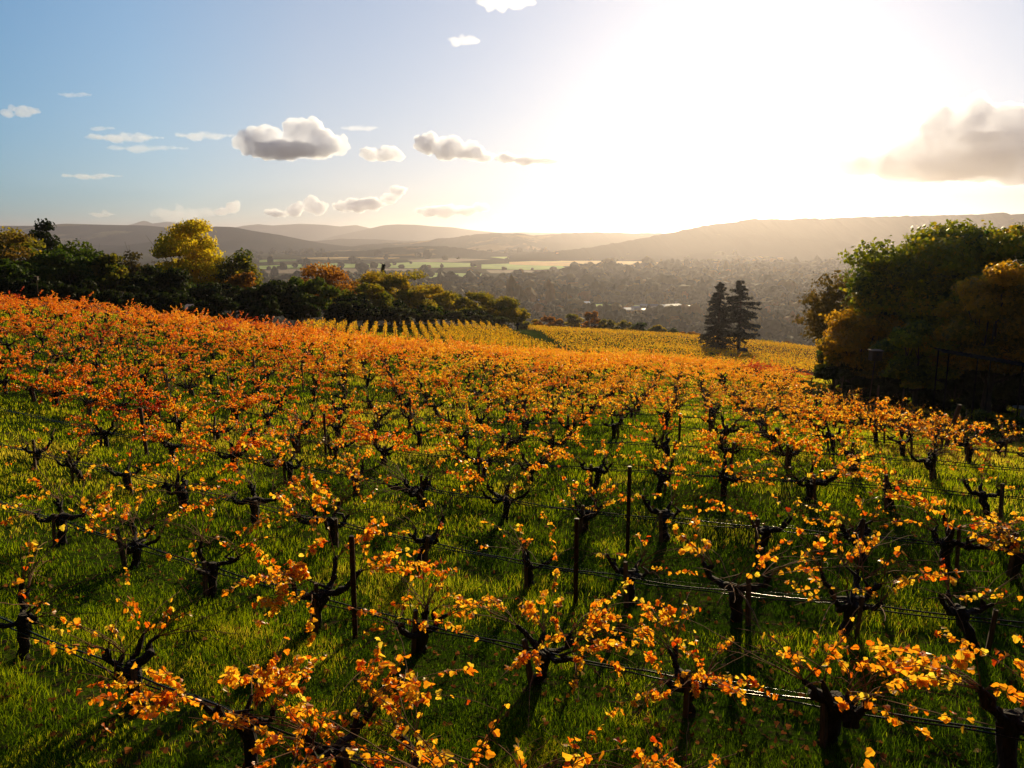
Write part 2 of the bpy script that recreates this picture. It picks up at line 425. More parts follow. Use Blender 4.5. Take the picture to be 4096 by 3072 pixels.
def ridge(name, prof, D, width, mat_, n_cols=260, rough=.10, seed=0, slope=0.0, treeline=0.0, foot=FLOOR - 6):
    """prof: (picture x, picture y of the crest); D: distance of the crest along +Y; width: half depth of the range"""
    px = np.array([a for a, _ in prof], float); py = np.array([b for _, b in prof], float)
    xs = np.linspace(px[0], px[-1], n_cols)
    t = np.interp(xs, px, py)
    Dx = D + slope * (xs - 1106)
    crest = np.array([pt(x, y, d) for x, y, d in zip(xs, t, Dx)])
    crest[:, 2] += treeline * (fbm(np.stack([xs / 9., np.zeros_like(xs)], -1), 4, seed + 3) - .5) * 2
    m = 34
    u = np.linspace(-1, 1, m)
    V = np.zeros((n_cols, m, 3))
    for k, uu in enumerate(u):
        ease = (1 - abs(uu)) ** 1.25 if uu < 0 else (1 - abs(uu)) ** 1.6
        X = crest[:, 0]; Y = crest[:, 1] + uu * width
        X = X * (1 + 0 * uu)
        h = (crest[:, 2] - foot)
        nz = fbm(np.stack([X / (width * .38), Y / (width * .38)], -1), 5, seed) - .5
        amp = rough * 2.2 * h * (abs(uu) * (1 - abs(uu)) * 4)
        V[:, k] = np.stack([X, Y, foot + h * ease + amp * nz], -1)
    i = np.arange(n_cols - 1)[:, None] * m; j = np.arange(m - 1)[None]
    Fq = np.stack([i + j, i + m + j, i + m + j + 1, i + j + 1], -1).reshape(-1, 4)
    o = mesh_obj(name, V.reshape(-1, 3), Fq, mat_, smooth=True)
    setp(o, kind="structure")
M_HILLBLUE = ridge_mat("hill_oak_grass", (.010,.020,.018), (.16,.14,.07), .0016, .59)
M_HILLWOOD = ridge_mat("hill_woodland", (.020,.026,.012), (.26,.17,.06), .002, .57)
M_HILLFAR = ridge_mat("far_mountain", (.05,.06,.05), (.10,.10,.08), .0006)
M_HILLRIGHT = ridge_mat("ridge_woodland", (.020,.022,.010), (.20,.14,.06), .0026, .64)
ridge("mountains", [(200,505),(292,482),(312,475),(330,482),(365,477),(400,484),(440,490),(500,492),(530,486),(560,483),(590,486),(650,482),(700,484),(735,488),(770,485),(800,492),(860,502),(950,510)], 14500, 1800, M_HILLFAR, seed=5, rough=.05)
ridge("mountains", [(690,520),(720,510),(780,497),(830,485),(860,483),(900,484),(930,487),(980,490),(1020,496),(1080,502),(1130,501),(1200,502),(1260,503),(1330,506)], 12000, 1300, M_HILLFAR, seed=6, rough=.05)
ridge("hills", [(-300,480),(-120,486),(0,486),(80,486),(150,481),(200,482),(260,484),(310,485),(345,488),(380,492),(420,500),(480,512),(560,535)], 7400, 2100, M_HILLBLUE, seed=1, rough=.34, n_cols=320)
ridge("hills", [(330,530),(380,512),(430,494),(470,488),(505,489),(540,496),(600,505),(650,516),(700,526),(790,540)], 6400, 1500, M_HILLBLUE, seed=2, rough=.30, n_cols=260)
ridge("hills", [(560,528),(640,522),(700,519),(740,515),(800,516),(860,519),(930,520),(1000,530)], 9000, 1500, M_HILLWOOD, seed=8, rough=.12, treeline=5)
ridge("hills", [(700,545),(760,532),(800,527),(850,524),(900,522),(940,516),(1000,509),(1050,503),(1110,502),(1160,507),(1220,502),(1290,500),(1340,501),(1400,502),(1440,502),(1500,500),(1560,503),(1640,520)], 6800, 1500, M_HILLWOOD, seed=3, rough=.30, treeline=7, n_cols=420)
ridge("hills", [(600,556),(700,545),(790,541),(850,533),(900,531),(960,531),(1010,538),(1090,546),(1150,543),(1240,548),(1330,541),(1420,545),(1500,539),(1600,545),(1750,556)], 4700, 700, M_HILLWOOD, seed=4, rough=.30, treeline=5, n_cols=360)
ridge("hills", [(1100,551),(1200,543),(1290,531),(1350,520),(1400,510),(1440,502),(1470,496),(1500,489),(1530,483),(1580,479),(1620,471),(1660,470),(1700,470),(1735,467),(1770,470),(1800,467),(1860,466),(1930,465),(2000,463),(2060,460),(2110,459),(2160,454),(2180,458),(2212,456),(2350,452),(2500,455)], 4300, 1100, M_HILLRIGHT, seed=9, rough=.30, treeline=6, n_cols=520)

# unseen hillside added behind the camera to block skylight
def sky_block_hill():
    xs = np.linspace(-260, 260, 80); v = np.linspace(0, 1, 30)
    X = np.repeat(xs, 30); t = np.tile(v, 80)
    r = 26 + 150 * t
    a = X / 260 * radians(115)
    Xp = -r * np.sin(a); Yp = -r * np.cos(a)
    Z = T(Xp, Yp) - 1 + 105 * t ** .9 * np.clip(1.25 - np.abs(a) / radians(115), 0, 1) + 3 * fbm(np.stack([Xp / 9, Yp / 9], -1), 3, 2)
    i = np.arange(79)[:, None] * 30; j = np.arange(29)[None]
    Fq = np.stack([i + j, i + 30 + j, i + 31 + j, i + j + 1], -1).reshape(-1, 4)
    setp(mesh_obj("hills", np.stack([Xp, Yp, Z], -1), Fq, M_HILLWOOD, smooth=True), kind="structure")
sky_block_hill()

# ------------------------------------------------------------------ valley fields: flat sheets on the floor
def floor_pt(x, y, z=FLOOR):
    d = ray(x, y); return d * (z / d[2])
def field(poly, c1, c2, lift, sc=.02, stripes=False):
    P = np.array([floor_pt(x, y, FLOOR + lift) for x, y in poly])
    V = np.concatenate([P, P - [0, 0, lift + .3]])
    k = len(P)
    sides = np.array([[i, (i + 1) % k, k + (i + 1) % k, k + i] for i in range(k)])
    m = noise_mat("field_crop", c1, c2, sc, .95, 0, stretch=(1, .35, 1), spec=.1)
    o = mesh_obj("field", V, [np.arange(k)[None], sides], m)
    setp(o, kind="structure")
GRN = ((.16,.28,.01), (.28,.42,.02)); BRN = ((.12,.075,.03), (.2,.12,.045)); ORG = ((.42,.22,.02), (.62,.34,.04))
for i, (poly, c) in enumerate([
    ([(560,574),(720,569),(800,570),(800,577),(700,579),(560,581)], GRN),
    ([(805,570),(900,566),(1015,568),(1030,576),(900,579),(805,578)], GRN),
    ([(1040,571),(1100,569),(1210,572),(1225,580),(1140,583),(1040,580)], GRN),
    ([(560,583),(740,580),(905,581),(910,588),(760,591),(560,590)], BRN),
    ([(760,592),(910,589),(1040,591),(1050,597),(930,603),(770,600)], GRN),
    ([(1050,583),(1150,584),(1160,590),(1060,590)], BRN),
    ([(1100,566),(1250,560),(1400,560),(1480,563),(1430,568),(1300,575),(1180,574),(1100,571)], ORG),
    ([(650,557),(800,553),(880,554),(850,559),(700,562)], ORG),
    ([(560,561),(640,560),(640,563),(560,566)], GRN),
    ([(1060,555),(1150,553),(1180,556),(1100,560)], GRN),
    ([(880,561),(980,558),(1060,560),(980,566),(890,566)], BRN),
    ([(1238,659),(1300,657),(1385,660),(1380,668),(1300,671),(1245,669)], GRN),
    ([(1160,594),(1260,590),(1290,596),(1200,602)], BRN),
    ([(1690,560),(1820,553),(1880,556),(1830,563),(1740,566)], ORG),
    ([(1700,570),(1790,566),(1830,570),(1740,575)], ORG),
    ]):
    field(poly, c[0], c[1], .6 + .05 * i)

# ------------------------------------------------------------------ valley woodland (a mass nobody could count)
def ico(sub):
    ph = (1 + 5 ** .5) / 2
    V = [(-1,ph,0),(1,ph,0),(-1,-ph,0),(1,-ph,0),(0,-1,ph),(0,1,ph),(0,-1,-ph),(0,1,-ph),(ph,0,-1),(ph,0,1),(-ph,0,-1),(-ph,0,1)]
    F = [(0,11,5),(0,5,1),(0,1,7),(0,7,10),(0,10,11),(1,5,9),(5,11,4),(11,10,2),(10,7,6),(7,1,8),(3,9,4),(3,4,2),(3,2,6),(3,6,8),(3,8,9),(4,9,5),(2,4,11),(6,2,10),(8,6,7),(9,8,1)]
    V = [np.array(v) / np.linalg.norm(v) for v in V]
    for _ in range(sub):
        c = {}; G = []
        def mid(a, b):
            k = (min(a, b), max(a, b))
            if k not in c:
                v = V[a] + V[b]; V.append(v / np.linalg.norm(v)); c[k] = len(V) - 1
            return c[k]
        for a, b, d in F:
            x, y, z = mid(a, b), mid(b, d), mid(d, a)
            G += [(a, x, z), (b, y, x), (d, z, y), (x, y, z)]
        F = G
    return np.array(V), np.array(F)
def in_poly(x, y, poly):
    inside = np.zeros(len(x), bool); k = len(poly)
    for i in range(k):
        x1, y1 = poly[i]; x2, y2 = poly[(i + 1) % k]
        c = ((y1 > y) != (y2 > y)) & (x < (x2 - x1) * (y - y1) / (y2 - y1 + 1e-9) + x1)
        inside ^= c
    return inside
CLEAR = [
    [(555,565),(1030,563),(1230,566),(1240,590),(1060,612),(920,613),(760,612),(555,602)],
    [(1095,561),(1480,556),(1480,573),(1300,584),(1100,582)],
    [(1232,654),(1392,654),(1390,680),(1236,680)],
    [(1150,592),(1270,588),(1290,597),(1190,604)],
    [(540,550),(1190,549),(1190,564),(540,566)],
    [(1685,560),(1880,553),(1880,566),(1790,576),(1695,576)],
]
SPOTS = [(1245,664),(1290,684),(1272,686),(1310,682),(1318,686),(1334,678),(1356,676),(1372,672),(1395,665),(1410,668),(1428,672),(1396,678),(1446,668),(1463,661),(1478,670),(1490,672),(1505,676),(1517,672),(1512,688),(1500,692),(1462,684),(1340,690),(1420,688),(1380,690),(1165,655),(1180,668),(1105,650),(1640,690),(1660,694),(1682,700),(1698,705),(1668,704)]
TOWN = [(1240,650,1530,700), (1530,650,1660,720), (2080 * 0 + 1620,680,1720,712), (1060,590,1200,606)]
def valley_woods():
    g = np.random.default_rng(11)
    N = 52000
    x = g.uniform(520, 2300, N * 2)
    s = g.uniform(0, 1, N * 2)
    y = 546 + (792 - 546) * s ** .92
    P = np.stack([floor_pt(a, b) for a, b in zip(x, y)])
    # even spacing on the map: keep with probability by true area
    D = P[:, 1]
    w = (D / 800.) ** 1.2 / (D.max() / 800.) ** 1.2
    dens = fbm(P[:, :2] / 160., 4, 3)
    keep = (dens > .30) & (D > 640) & (g.uniform(size=len(D)) < np.clip(.22 + .6 * (dens - .3) * 3, 0, .85))
    far_open = (D > 2700) & (dens < .50); keep &= ~far_open
    for c in CLEAR: keep &= ~(in_poly(x, y, c) & (g.uniform(size=len(x)) > .035))
    for (a, b, c, d) in TOWN:
        ins = (x > a) & (x < c) & (y > b) & (y < d); keep &= ~(ins & (g.uniform(size=len(x)) > .22))
    for (sx, sy) in SPOTS:
        keep &= ~((np.abs(x - sx) < 13) & (y > sy - 3) & (y < sy + 13) & (g.uniform(size=len(x)) > .12))
    P = P[keep]; n = len(P)
    P[:, :2] += g.normal(0, 6, (n, 2))
    P[:, 2] = T(P[:, 0], P[:, 1])
    D = P[:, 1]
    R = g.gamma(8, .86, n) * np.clip(D / 1700, 1, 1.5)
    H = R * g.uniform(1.1, 1.9, n)
    tall = g.uniform(size=n) < .03
    H[tall] *= 1.45; R[tall] *= .7
    tint = np.clip(.60 * g.beta(1.6, 2.2, n) + .9 * (fbm(P[:, :2] / 260., 3, 9) - .42) + (g.uniform(size=n) < .09) * .4, 0, 1)
    Vs, Fs, Ts = [], [], []; base = 0
    for sel, sub in ((D < 1500, 2), (D >= 1500, 1)):
        BV, BF = ico(sub)
        idx = np.nonzero(sel)[0]; m = len(idx); k = len(BV)
        if m == 0: continue
        j = 1 + g.normal(0, .13 if sub == 2 else .16, (m, k, 1))
        if sub == 2:   # lobes on the nearer crowns
            dirs = g.normal(size=(m, 5, 3)); dirs /= np.linalg.norm(dirs, axis=-1, keepdims=True)
            dots = np.einsum('kc,mlc->mkl', BV, dirs)
            j = j * (.72 + .42 * np.clip(dots, 0, 1).max(-1) ** 3)[..., None]
        th = g.uniform(0, 2 * pi, m); c, s_ = np.cos(th), np.sin(th)
        B = BV[None] * j
        B = np.stack([B[..., 0] * c[:, None] - B[..., 1] * s_[:, None], B[..., 0] * s_[:, None] + B[..., 1] * c[:, None], B[..., 2]], -1)
        B = B * np.stack([R[idx] * g.uniform(.8, 1.2, m), R[idx], H[idx] * .62], -1)[:, None]
        B = B + P[idx][:, None] + np.stack([np.zeros(m), np.zeros(m), H[idx] * .5], -1)[:, None]
        Vs.append(B.reshape(-1, 3)); Ts.append((tint[idx][:, None] + g.normal(0, .05, (m, k))).ravel())
        Fs.append((BF[None] + (base + np.arange(m) * k)[:, None, None]).reshape(-1, 3)); base += m * k
    o = mesh_obj("valley_woodland", np.concatenate(Vs), np.concatenate(Fs), M_VALLEYTREE, attrs={'tint': np.concatenate(Ts)})
    setp(o, "broad belt of dark green and rusty woodland covering the valley floor", "woodland", kind="stuff")
valley_woods()

# ------------------------------------------------------------------ valley town: small buildings
def house_mats():
    out = []
    for nm, c, ro in (("roof_pale", (.38,.38,.38), .75), ("roof_grey", (.16,.16,.17), .45), ("roof_tan", (.28,.2,.15), .6), ("roof_white", (.55,.55,.55), .5)):
        out.append(noise_mat(nm, tuple(.8 * x for x in c), c, .5, ro, 0, spec=.4))
    return out
ROOFS = house_mats()
WALLS = [noise_mat("wall_plaster", (.5,.47,.42), (.6,.57,.5), 1, .8, 0), noise_mat("wall_beige", (.38,.3,.22), (.45,.37,.28), 1, .8, 0)]
M_GLASSDARK = noise_mat("window_glass", (.02,.02,.03), (.03,.03,.04), 1, .1, 0, spec=1)
def building(px, py, L, Wd, H, roof, rz, flat, label, gname):
    P = floor_pt(px, py); P[2] = FLOOR
    e = empty("warehouse" if flat else "house", P, label, "warehouse" if flat else "house", gname, rz)
    w = MB(); w.box((0, 0, H / 2), (L, Wd, H)).build("wall", WALLS[int(px) % 2], e)
    r = MB()
    if flat:
        h = H * .12
        r.add([(-L/2-.5,-Wd/2-.5,H),(L/2+.5,-Wd/2-.5,H),(L/2+.5,Wd/2+.5,H),(-L/2-.5,Wd/2+.5,H),(-L/2-.5,0,H+h*2.2),(L/2+.5,0,H+h*2.2)],
              [(0,1,5,4),(2,3,4,5),(0,4,3),(1,2,5),(0,3,2,1)])
    else:
        h = Wd * .32
        r.add([(-L/2-.6,-Wd/2-.6,H),(L/2+.6,-Wd/2-.6,H),(L/2+.6,Wd/2+.6,H),(-L/2-.6,Wd/2+.6,H),(-L/2+1,0,H+h),(L/2-1,0,H+h)],
              [(0,1,5,4),(2,3,4,5),(0,4,3),(1,2,5),(0,3,2,1)])
    r.build("roof", ROOFS[roof], e)
    nw = 2 if L < 18 else 3
    key = nw
    if key not in WIN: WIN[key] = MB().box((0, 0, 0), (2.2, .1, 1.5)).build("window", M_GLASSDARK, link=False).data
    for k in range(nw):
        o = bpy.data.objects.new("window", WIN[key]); COL.objects.link(o); o.parent = e
        o.location = (-L / 2 + (k + .5) * L / nw, -Wd / 2 - .06, H * .55)
WIN = {}
def town():
    g = np.random.default_rng(5)
    spots = []
    for (x, y) in [(1245,664),(1290,684),(1272,686),(1310,682),(1318,686),(1334,678),(1356,676),(1372,672),(1395,665),(1410,668),(1428,672),(1396,678),(1446,668),(1463,661),(1478,670),(1490,672),(1505,676),(1517,672),(1512,688),(1500,692),(1462,684),(1340,690),(1420,688),(1380,690),(1165,655),(1180,668),(1105,650),(1115,595),(1128,598),(1148,597),(1180,594),(1200,596),(1188,602),(1640,690),(1660,694),(1682,700),(1698,705),(1668,704),(1520,608),(1462,588),(1488,586),(1516,612),(1550,597),(1592,602),(1640,606),(1600,620),(1690,622),(1716,618),(1680,630),(1655,600),(1630,634),(1700,652),(1460,640),(1370,634),(1402,625),(1318,610),(1345,603),(1250,618)]:
        spots.append((x, y))
    words = ["first", "second", "third", "fourth", "fifth", "sixth", "seventh", "eighth", "ninth", "tenth"]
    spots.sort()
    names = ["pale", "grey", "tan", "white"]
    nb = {}
    recs = []
    for (x, y) in spots:
        big = g.uniform() < .28; roof = int(g.choice([0, 1, 2, 3, 3, 0]))
        L = g.uniform(26, 46) if big else g.uniform(13, 22); Wd = L * g.uniform(.45, .7) if big else g.uniform(9, 12)
        H = g.uniform(5, 8) if big else g.uniform(3.5, 5.5)
        recs.append((x, y, L, Wd, H, roof, g.uniform(-.6, .9), big))
    for band, (lo, hi, phrase) in enumerate([(0, 615, "far side of the wooded town"), (615, 660, "middle of the wooded town"), (660, 720, "near edge of the wooded town")]):
        rs = [r for r in recs if lo <= r[1] < hi]
        cnt = {}
        for r in rs:
            key = (r[5], r[7]); cnt[key] = cnt.get(key, 0) + 1
            building(*r, "%s-roofed %s, %s of its kind from left, at the %s" % (names[r[5]], "warehouse" if r[7] else "house", words[cnt[key] - 1], phrase), "buildings in the valley town")
town()

# ------------------------------------------------------------------ trees
def crown_cards(centers, radii, n, size, g, shell=.55, up=.25):
    """leaf cards scattered through the outer part of ellipsoid lobes"""
    centers = np.asarray(centers, float); radii = np.asarray(radii, float)
    w = (radii.prod(1)) ** (2 / 3.); w /= w.sum()
    k = g.choice(len(centers), n, p=w)
    d = g.normal(size=(n, 3)); d /= np.linalg.norm(d, axis=1)[:, None]
    d[:, 2] = np.where(d[:, 2] < -.3, d[:, 2] * .5, d[:, 2])
    r = 1 - shell * g.uniform(size=n) ** 1.6 + (g.uniform(size=n) < .12) * g.uniform(0, .28, n)
    bump = .62 + .75 * fbm(d * 3.4 + k[:, None] * 3.1, 3, 2)
    P = centers[k] + d * radii[k] * (r * bump)[:, None]
    nn = d + g.normal(0, .55, (n, 3)); nn /= np.linalg.norm(nn, axis=1)[:, None]
    aa = np.cross(nn, g.normal(size=(n, 3))); aa /= np.linalg.norm(aa, axis=1)[:, None] + 1e-9
    bb = np.cross(nn, aa)
    R = np.stack([aa, bb, nn], -1)
    s = size * g.uniform(.45, 1.35, n)
    quad = np.array([(-.5,-.32,0),(.15,-.5,.08),(.5,.1,0),(-.1,.5,-.08)])
    V = P[:, None] + np.einsum('nij,kj->nki', R, quad) * s[:, None, None]
    F = np.arange(n * 4).reshape(n, 4)
    return V.reshape(-1, 3), F, k, r
def tree(px, top, base_y, Y, w_px, mt, label, name="oak_tree", n=6000, size=.36, lobes=22, trunk_frac=.28, seed=0, z_base=None, group=None, cat="tree", tint0=.5, sparse=0, shape=1.0, squash=1.0):
    g = np.random.default_rng(seed * 31 + 5)
    C0 = pt(px, base_y, Y)
    gx, gy = C0[0], C0[1]
    gz = Tz(gx, gy) if z_base is None else z_base
    top_z = pt(px, top, Y)[2]
    H = top_z - gz
    dep = Y * cos(PITCH) - top_z * sin(PITCH)
    W = w_px * dep / F_PX
    e = empty(name, (gx, gy, gz), label, cat, group)
    th = H * trunk_frac
    ch = H - th * .75
    cz = H - ch / 2
    lobes = int(lobes * 1.7); n = int(n * 1.15)
    W *= 1.26
    cs, rs = [], []
    env_seed = seed * 7.7
    for i in range(lobes):
        d = g.normal(size=3); d /= np.linalg.norm(d); d[2] = max(d[2], -.75)
        env = .62 + .62 * float(fbm(np.array([d * 1.7 + env_seed]), 2, 5)[0])     # uneven outline
        rad = g.uniform(.25, 1.0) ** .45 * env
        q = d * np.array([W * .5, W * .5 * squash, ch * .5]) * rad * .92
        if shape != 1.0: q[:2] *= np.interp(q[2] / (ch * .5), [-1, 1], [shape, 2 - shape])
        cs.append(q + np.array([0, 0, cz]))
        rr = g.uniform(.10, .21) * min(W, ch * 1.2)
        rs.append((rr * g.uniform(.9, 1.3), rr * g.uniform(.9, 1.3), rr * g.uniform(.6, .85)))
    cs = np.array(cs); rs = np.array(rs)
    # keep the crown's top and sides on their marks
    zt = (cs[:, 2] + rs[:, 2]).max(); cs[:, 2] += (H - zt)
    V, F, k, r = crown_cards(cs, rs, n, size, g)
    lob = g.uniform(-.2, .2, lobes)[k]
    tint = np.clip(tint0 + lob * 1.3 + g.normal(0, .13, n), 0, 1)
    mesh_obj("crown", V, F, mt, e, attrs={'tint': np.repeat(tint, 4)})
    tb = MB()
    tr = max(.12, H * .028)
    pts = [(0, 0, -.3), (g.normal(0, .05) * H * .1, 0, th * .5), (g.normal(0, .1) * H * .1, g.normal(0, .1) * H * .1, th), (0, 0, H * .6)]
    tb.tube(pts, [tr * 1.35, tr, tr * .85, tr * .35], 8, rough=.06, seed=seed)
    for q in cs[:min(lobes, 16)]:
        s0 = np.array([0, 0, th * g.uniform(.75, 1.15)]); mid = s0 * .45 + q * .55 + g.normal(0, .05, 3) * W; mid[2] -= .04 * H
        tb.tube([s0, mid, q], [tr * .45, tr * .25, tr * .06], 5)
        for _ in range(3 if sparse else 1):
            q2 = q + g.normal(0, .14, 3) * W
            tb.tube([mid, (mid + q2) / 2 + g.normal(0, .02, 3) * W, q2], [tr * .18, tr * .1, tr * .03], 4)
    tb.build("trunk", M_TREEBARK, e)
    return e
TG = "trees along the far edge of the vineyard"
i_ = 0
for (px, top, by, Y, w, mt, nm, lab, n, kw) in [
    (-30, 470, 650, 96, 190, M_SPARSE, "oak_tree", "brownish-leaved oak cut off by the left frame edge, behind the vineyard", 8000, dict(sparse=1, tint0=.7)),
    (30, 490, 650, 104, 110, M_OLIVEGOLD, "oak_tree", "thin brown and green oak beside the leftmost brownish oak", 5000, dict(tint0=.3)),
    (20, 560, 650, 92, 110, M_OAK, "oak_tree", "low dark green oak below the brownish oak at far left", 7000, {}),
    (108, 474, 655, 125, 84, M_OAKDARK, "oak_tree", "tall nearly black round-topped tree rising above the left trees", 8000, {}),
    (125, 540, 655, 98, 150, M_OAK, "oak_tree", "broad dark oak in front of the tall round-topped black tree", 10000, {}),
    (185, 518, 655, 106, 130, M_OAK, "oak_tree", "large dark green oak right of the round-topped black tree", 10000, {}),
    (238, 548, 660, 102, 76, M_OLIVEGOLD, "oak_tree", "narrow olive-green oak between two dark oaks on the left", 6000, dict(tint0=.18)),
    (300, 540, 662, 138, 100, M_SPARSE, "oak_tree", "thin-crowned dark tree peeking over the oaks left of the yellow tree", 3500, dict(sparse=1, tint0=.15)),
    (335, 572, 668, 108, 160, M_OAKDARK, "oak_tree", "wide dark oak in front of the yellow tree", 11000, {}),
    (412, 472, 672, 126, 116, M_YELLOW, "yellow_tree", "tall bright yellow autumn tree above the dark oaks", 15000, dict(tint0=.55, size=.34, shape=1.12, lobes=30)),
    (395, 600, 672, 112, 90, M_OAK, "oak_tree", "dark green oak at the foot of the bright yellow tree", 6000, {}),
    (505, 538, 680, 130, 104, M_OLIVEGOLD, "oak_tree", "green-topped oak just right of the yellow tree", 8000, dict(tint0=.2)),
    (465, 610, 680, 112, 110, M_OAKDARK, "oak_tree", "dark low oak below the yellow tree's right side", 7000, {}),
    (528, 588, 684, 122, 80, M_BROWNORANGE, "oak_tree", "small rust-tinged oak right of the green-topped oak", 5000, dict(tint0=.25)),
    (585, 606, 690, 112, 120, M_OAKDARK, "oak_tree", "dark oak right of the small rust-tinged oak", 9000, {}),
    (650, 600, 692, 117, 140, M_OAK, "oak_tree", "broad dark green oak left of the brown-orange tree", 11000, dict(tint0=.6)),
    (705, 569, 696, 150, 134, M_BROWNORANGE, "autumn_tree", "brown-orange autumn tree above the middle of the treeline", 11000, dict(tint0=.55)),
    (790, 612, 700, 135, 96, M_OLIVEGOLD, "oak_tree", "olive-green round oak right of the brown-orange tree", 7000, dict(tint0=.42)),
    (752, 640, 700, 125, 110, M_OAKDARK, "oak_tree", "dark oak under the brown-orange tree", 7000, {}),
    (858, 583, 704, 165, 130, M_OLIVEGOLD, "oak_tree", "golden-green oak with the small fir top behind it", 9000, dict(tint0=.62)),
    (905, 610, 706, 160, 90, M_OLIVEGOLD, "oak_tree", "golden oak right of the fir-topped golden-green oak", 6000, dict(tint0=.66)),
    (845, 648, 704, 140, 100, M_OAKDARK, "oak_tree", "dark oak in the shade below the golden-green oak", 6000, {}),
    (955, 626, 708, 178, 86, M_OLIVEGOLD, "oak_tree", "golden-brown oak in the middle of the right half of the treeline", 6000, dict(tint0=.6)),
    (920, 660, 706, 150, 90, M_OAK, "oak_tree", "dark green oak in front of the golden-brown oak", 5000, {}),
    (1015, 628, 712, 182, 112, M_OLIVEGOLD, "oak_tree", "olive oak, second from the treeline's right end", 8000, dict(tint0=.45)),
    (1000, 668, 710, 160, 90, M_OAKDARK, "oak_tree", "dark low oak below the olive oak near the treeline's right end", 5000, {}),
    (1085, 640, 716, 186, 84, M_OLIVEGOLD, "oak_tree", "golden-green oak at the right end of the treeline", 7000, dict(tint0=.5)),
    (1118, 664, 716, 190, 40, M_OLIVEGOLD, "oak_tree", "small oak trailing the right end of the treeline", 3000, dict(tint0=.4)),
    ]:
    i_ += 1
    kw = dict(kw); kw.setdefault('size', .36)
    tree(px, top, by, Y, w, mt, lab, nm, n, seed=i_, group=TG, **kw)
for k, (px, top, w, Y, lab) in enumerate([(735,668,64,128,"round grey-green shrub tree, leftmost below the treeline"),(800,664,56,130,"grey-green shrub tree behind the upright vine rows"),(862,662,60,132,"grey-green shrub tree below the fir-topped oak"),
    (930,668,56,140,"grey-green shrub tree at the middle of the low front row"),(985,672,56,148,"grey-green shrub tree left of the dirt track"),(1040,678,54,155,"grey-green shrub tree beside the dirt track"),(1082,684,44,165,"small grey-green shrub tree nearest the grassy lane"),
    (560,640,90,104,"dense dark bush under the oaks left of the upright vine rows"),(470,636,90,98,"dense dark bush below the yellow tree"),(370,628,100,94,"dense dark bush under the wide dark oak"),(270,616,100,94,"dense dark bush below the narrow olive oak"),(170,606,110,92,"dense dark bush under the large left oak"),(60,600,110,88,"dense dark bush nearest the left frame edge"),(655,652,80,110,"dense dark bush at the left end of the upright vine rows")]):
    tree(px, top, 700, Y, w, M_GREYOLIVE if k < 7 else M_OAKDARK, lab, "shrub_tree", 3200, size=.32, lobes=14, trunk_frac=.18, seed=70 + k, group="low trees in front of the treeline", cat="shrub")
for k, (px, top, w, c, Y, lab) in enumerate([(1180,682,40,2,262,"orange-brown"),(1160,690,26,1,268,"olive"),(1208,688,30,2,262,"rust"),(1240,678,34,1,266,"olive-gold"),(1277,672,36,2,264,"tall orange"),(1311,688,32,1,262,"dark olive"),(1350,692,34,0,262,"golden"),(1383,696,28,3,262,"dark green"),(1418,702,30,0,260,"yellow-olive"),(1452,708,34,3,258,"low green"),(1490,716,36,2,256,"low rusty"),(1660,734,34,0,262,"golden-green"),(1690,738,34,2,262,"rust-green"),(1722,744,44,3,262,"dark"),(1755,750,50,3,255,"broad dark"),(1130,694,26,0,262,"small golden")]):
    mt = [M_OLIVEGOLD, M_OLIVEGOLD, M_BROWNORANGE, M_OAK][c]
    tree(px, top, 730, Y, w, mt, "%s tree beyond the lower vineyard block, behind its far edge" % lab, "oak_tree", 2200, size=.5, lobes=12, trunk_frac=.2, seed=100 + k, group="trees beyond the lower vineyard block", tint0=.55)

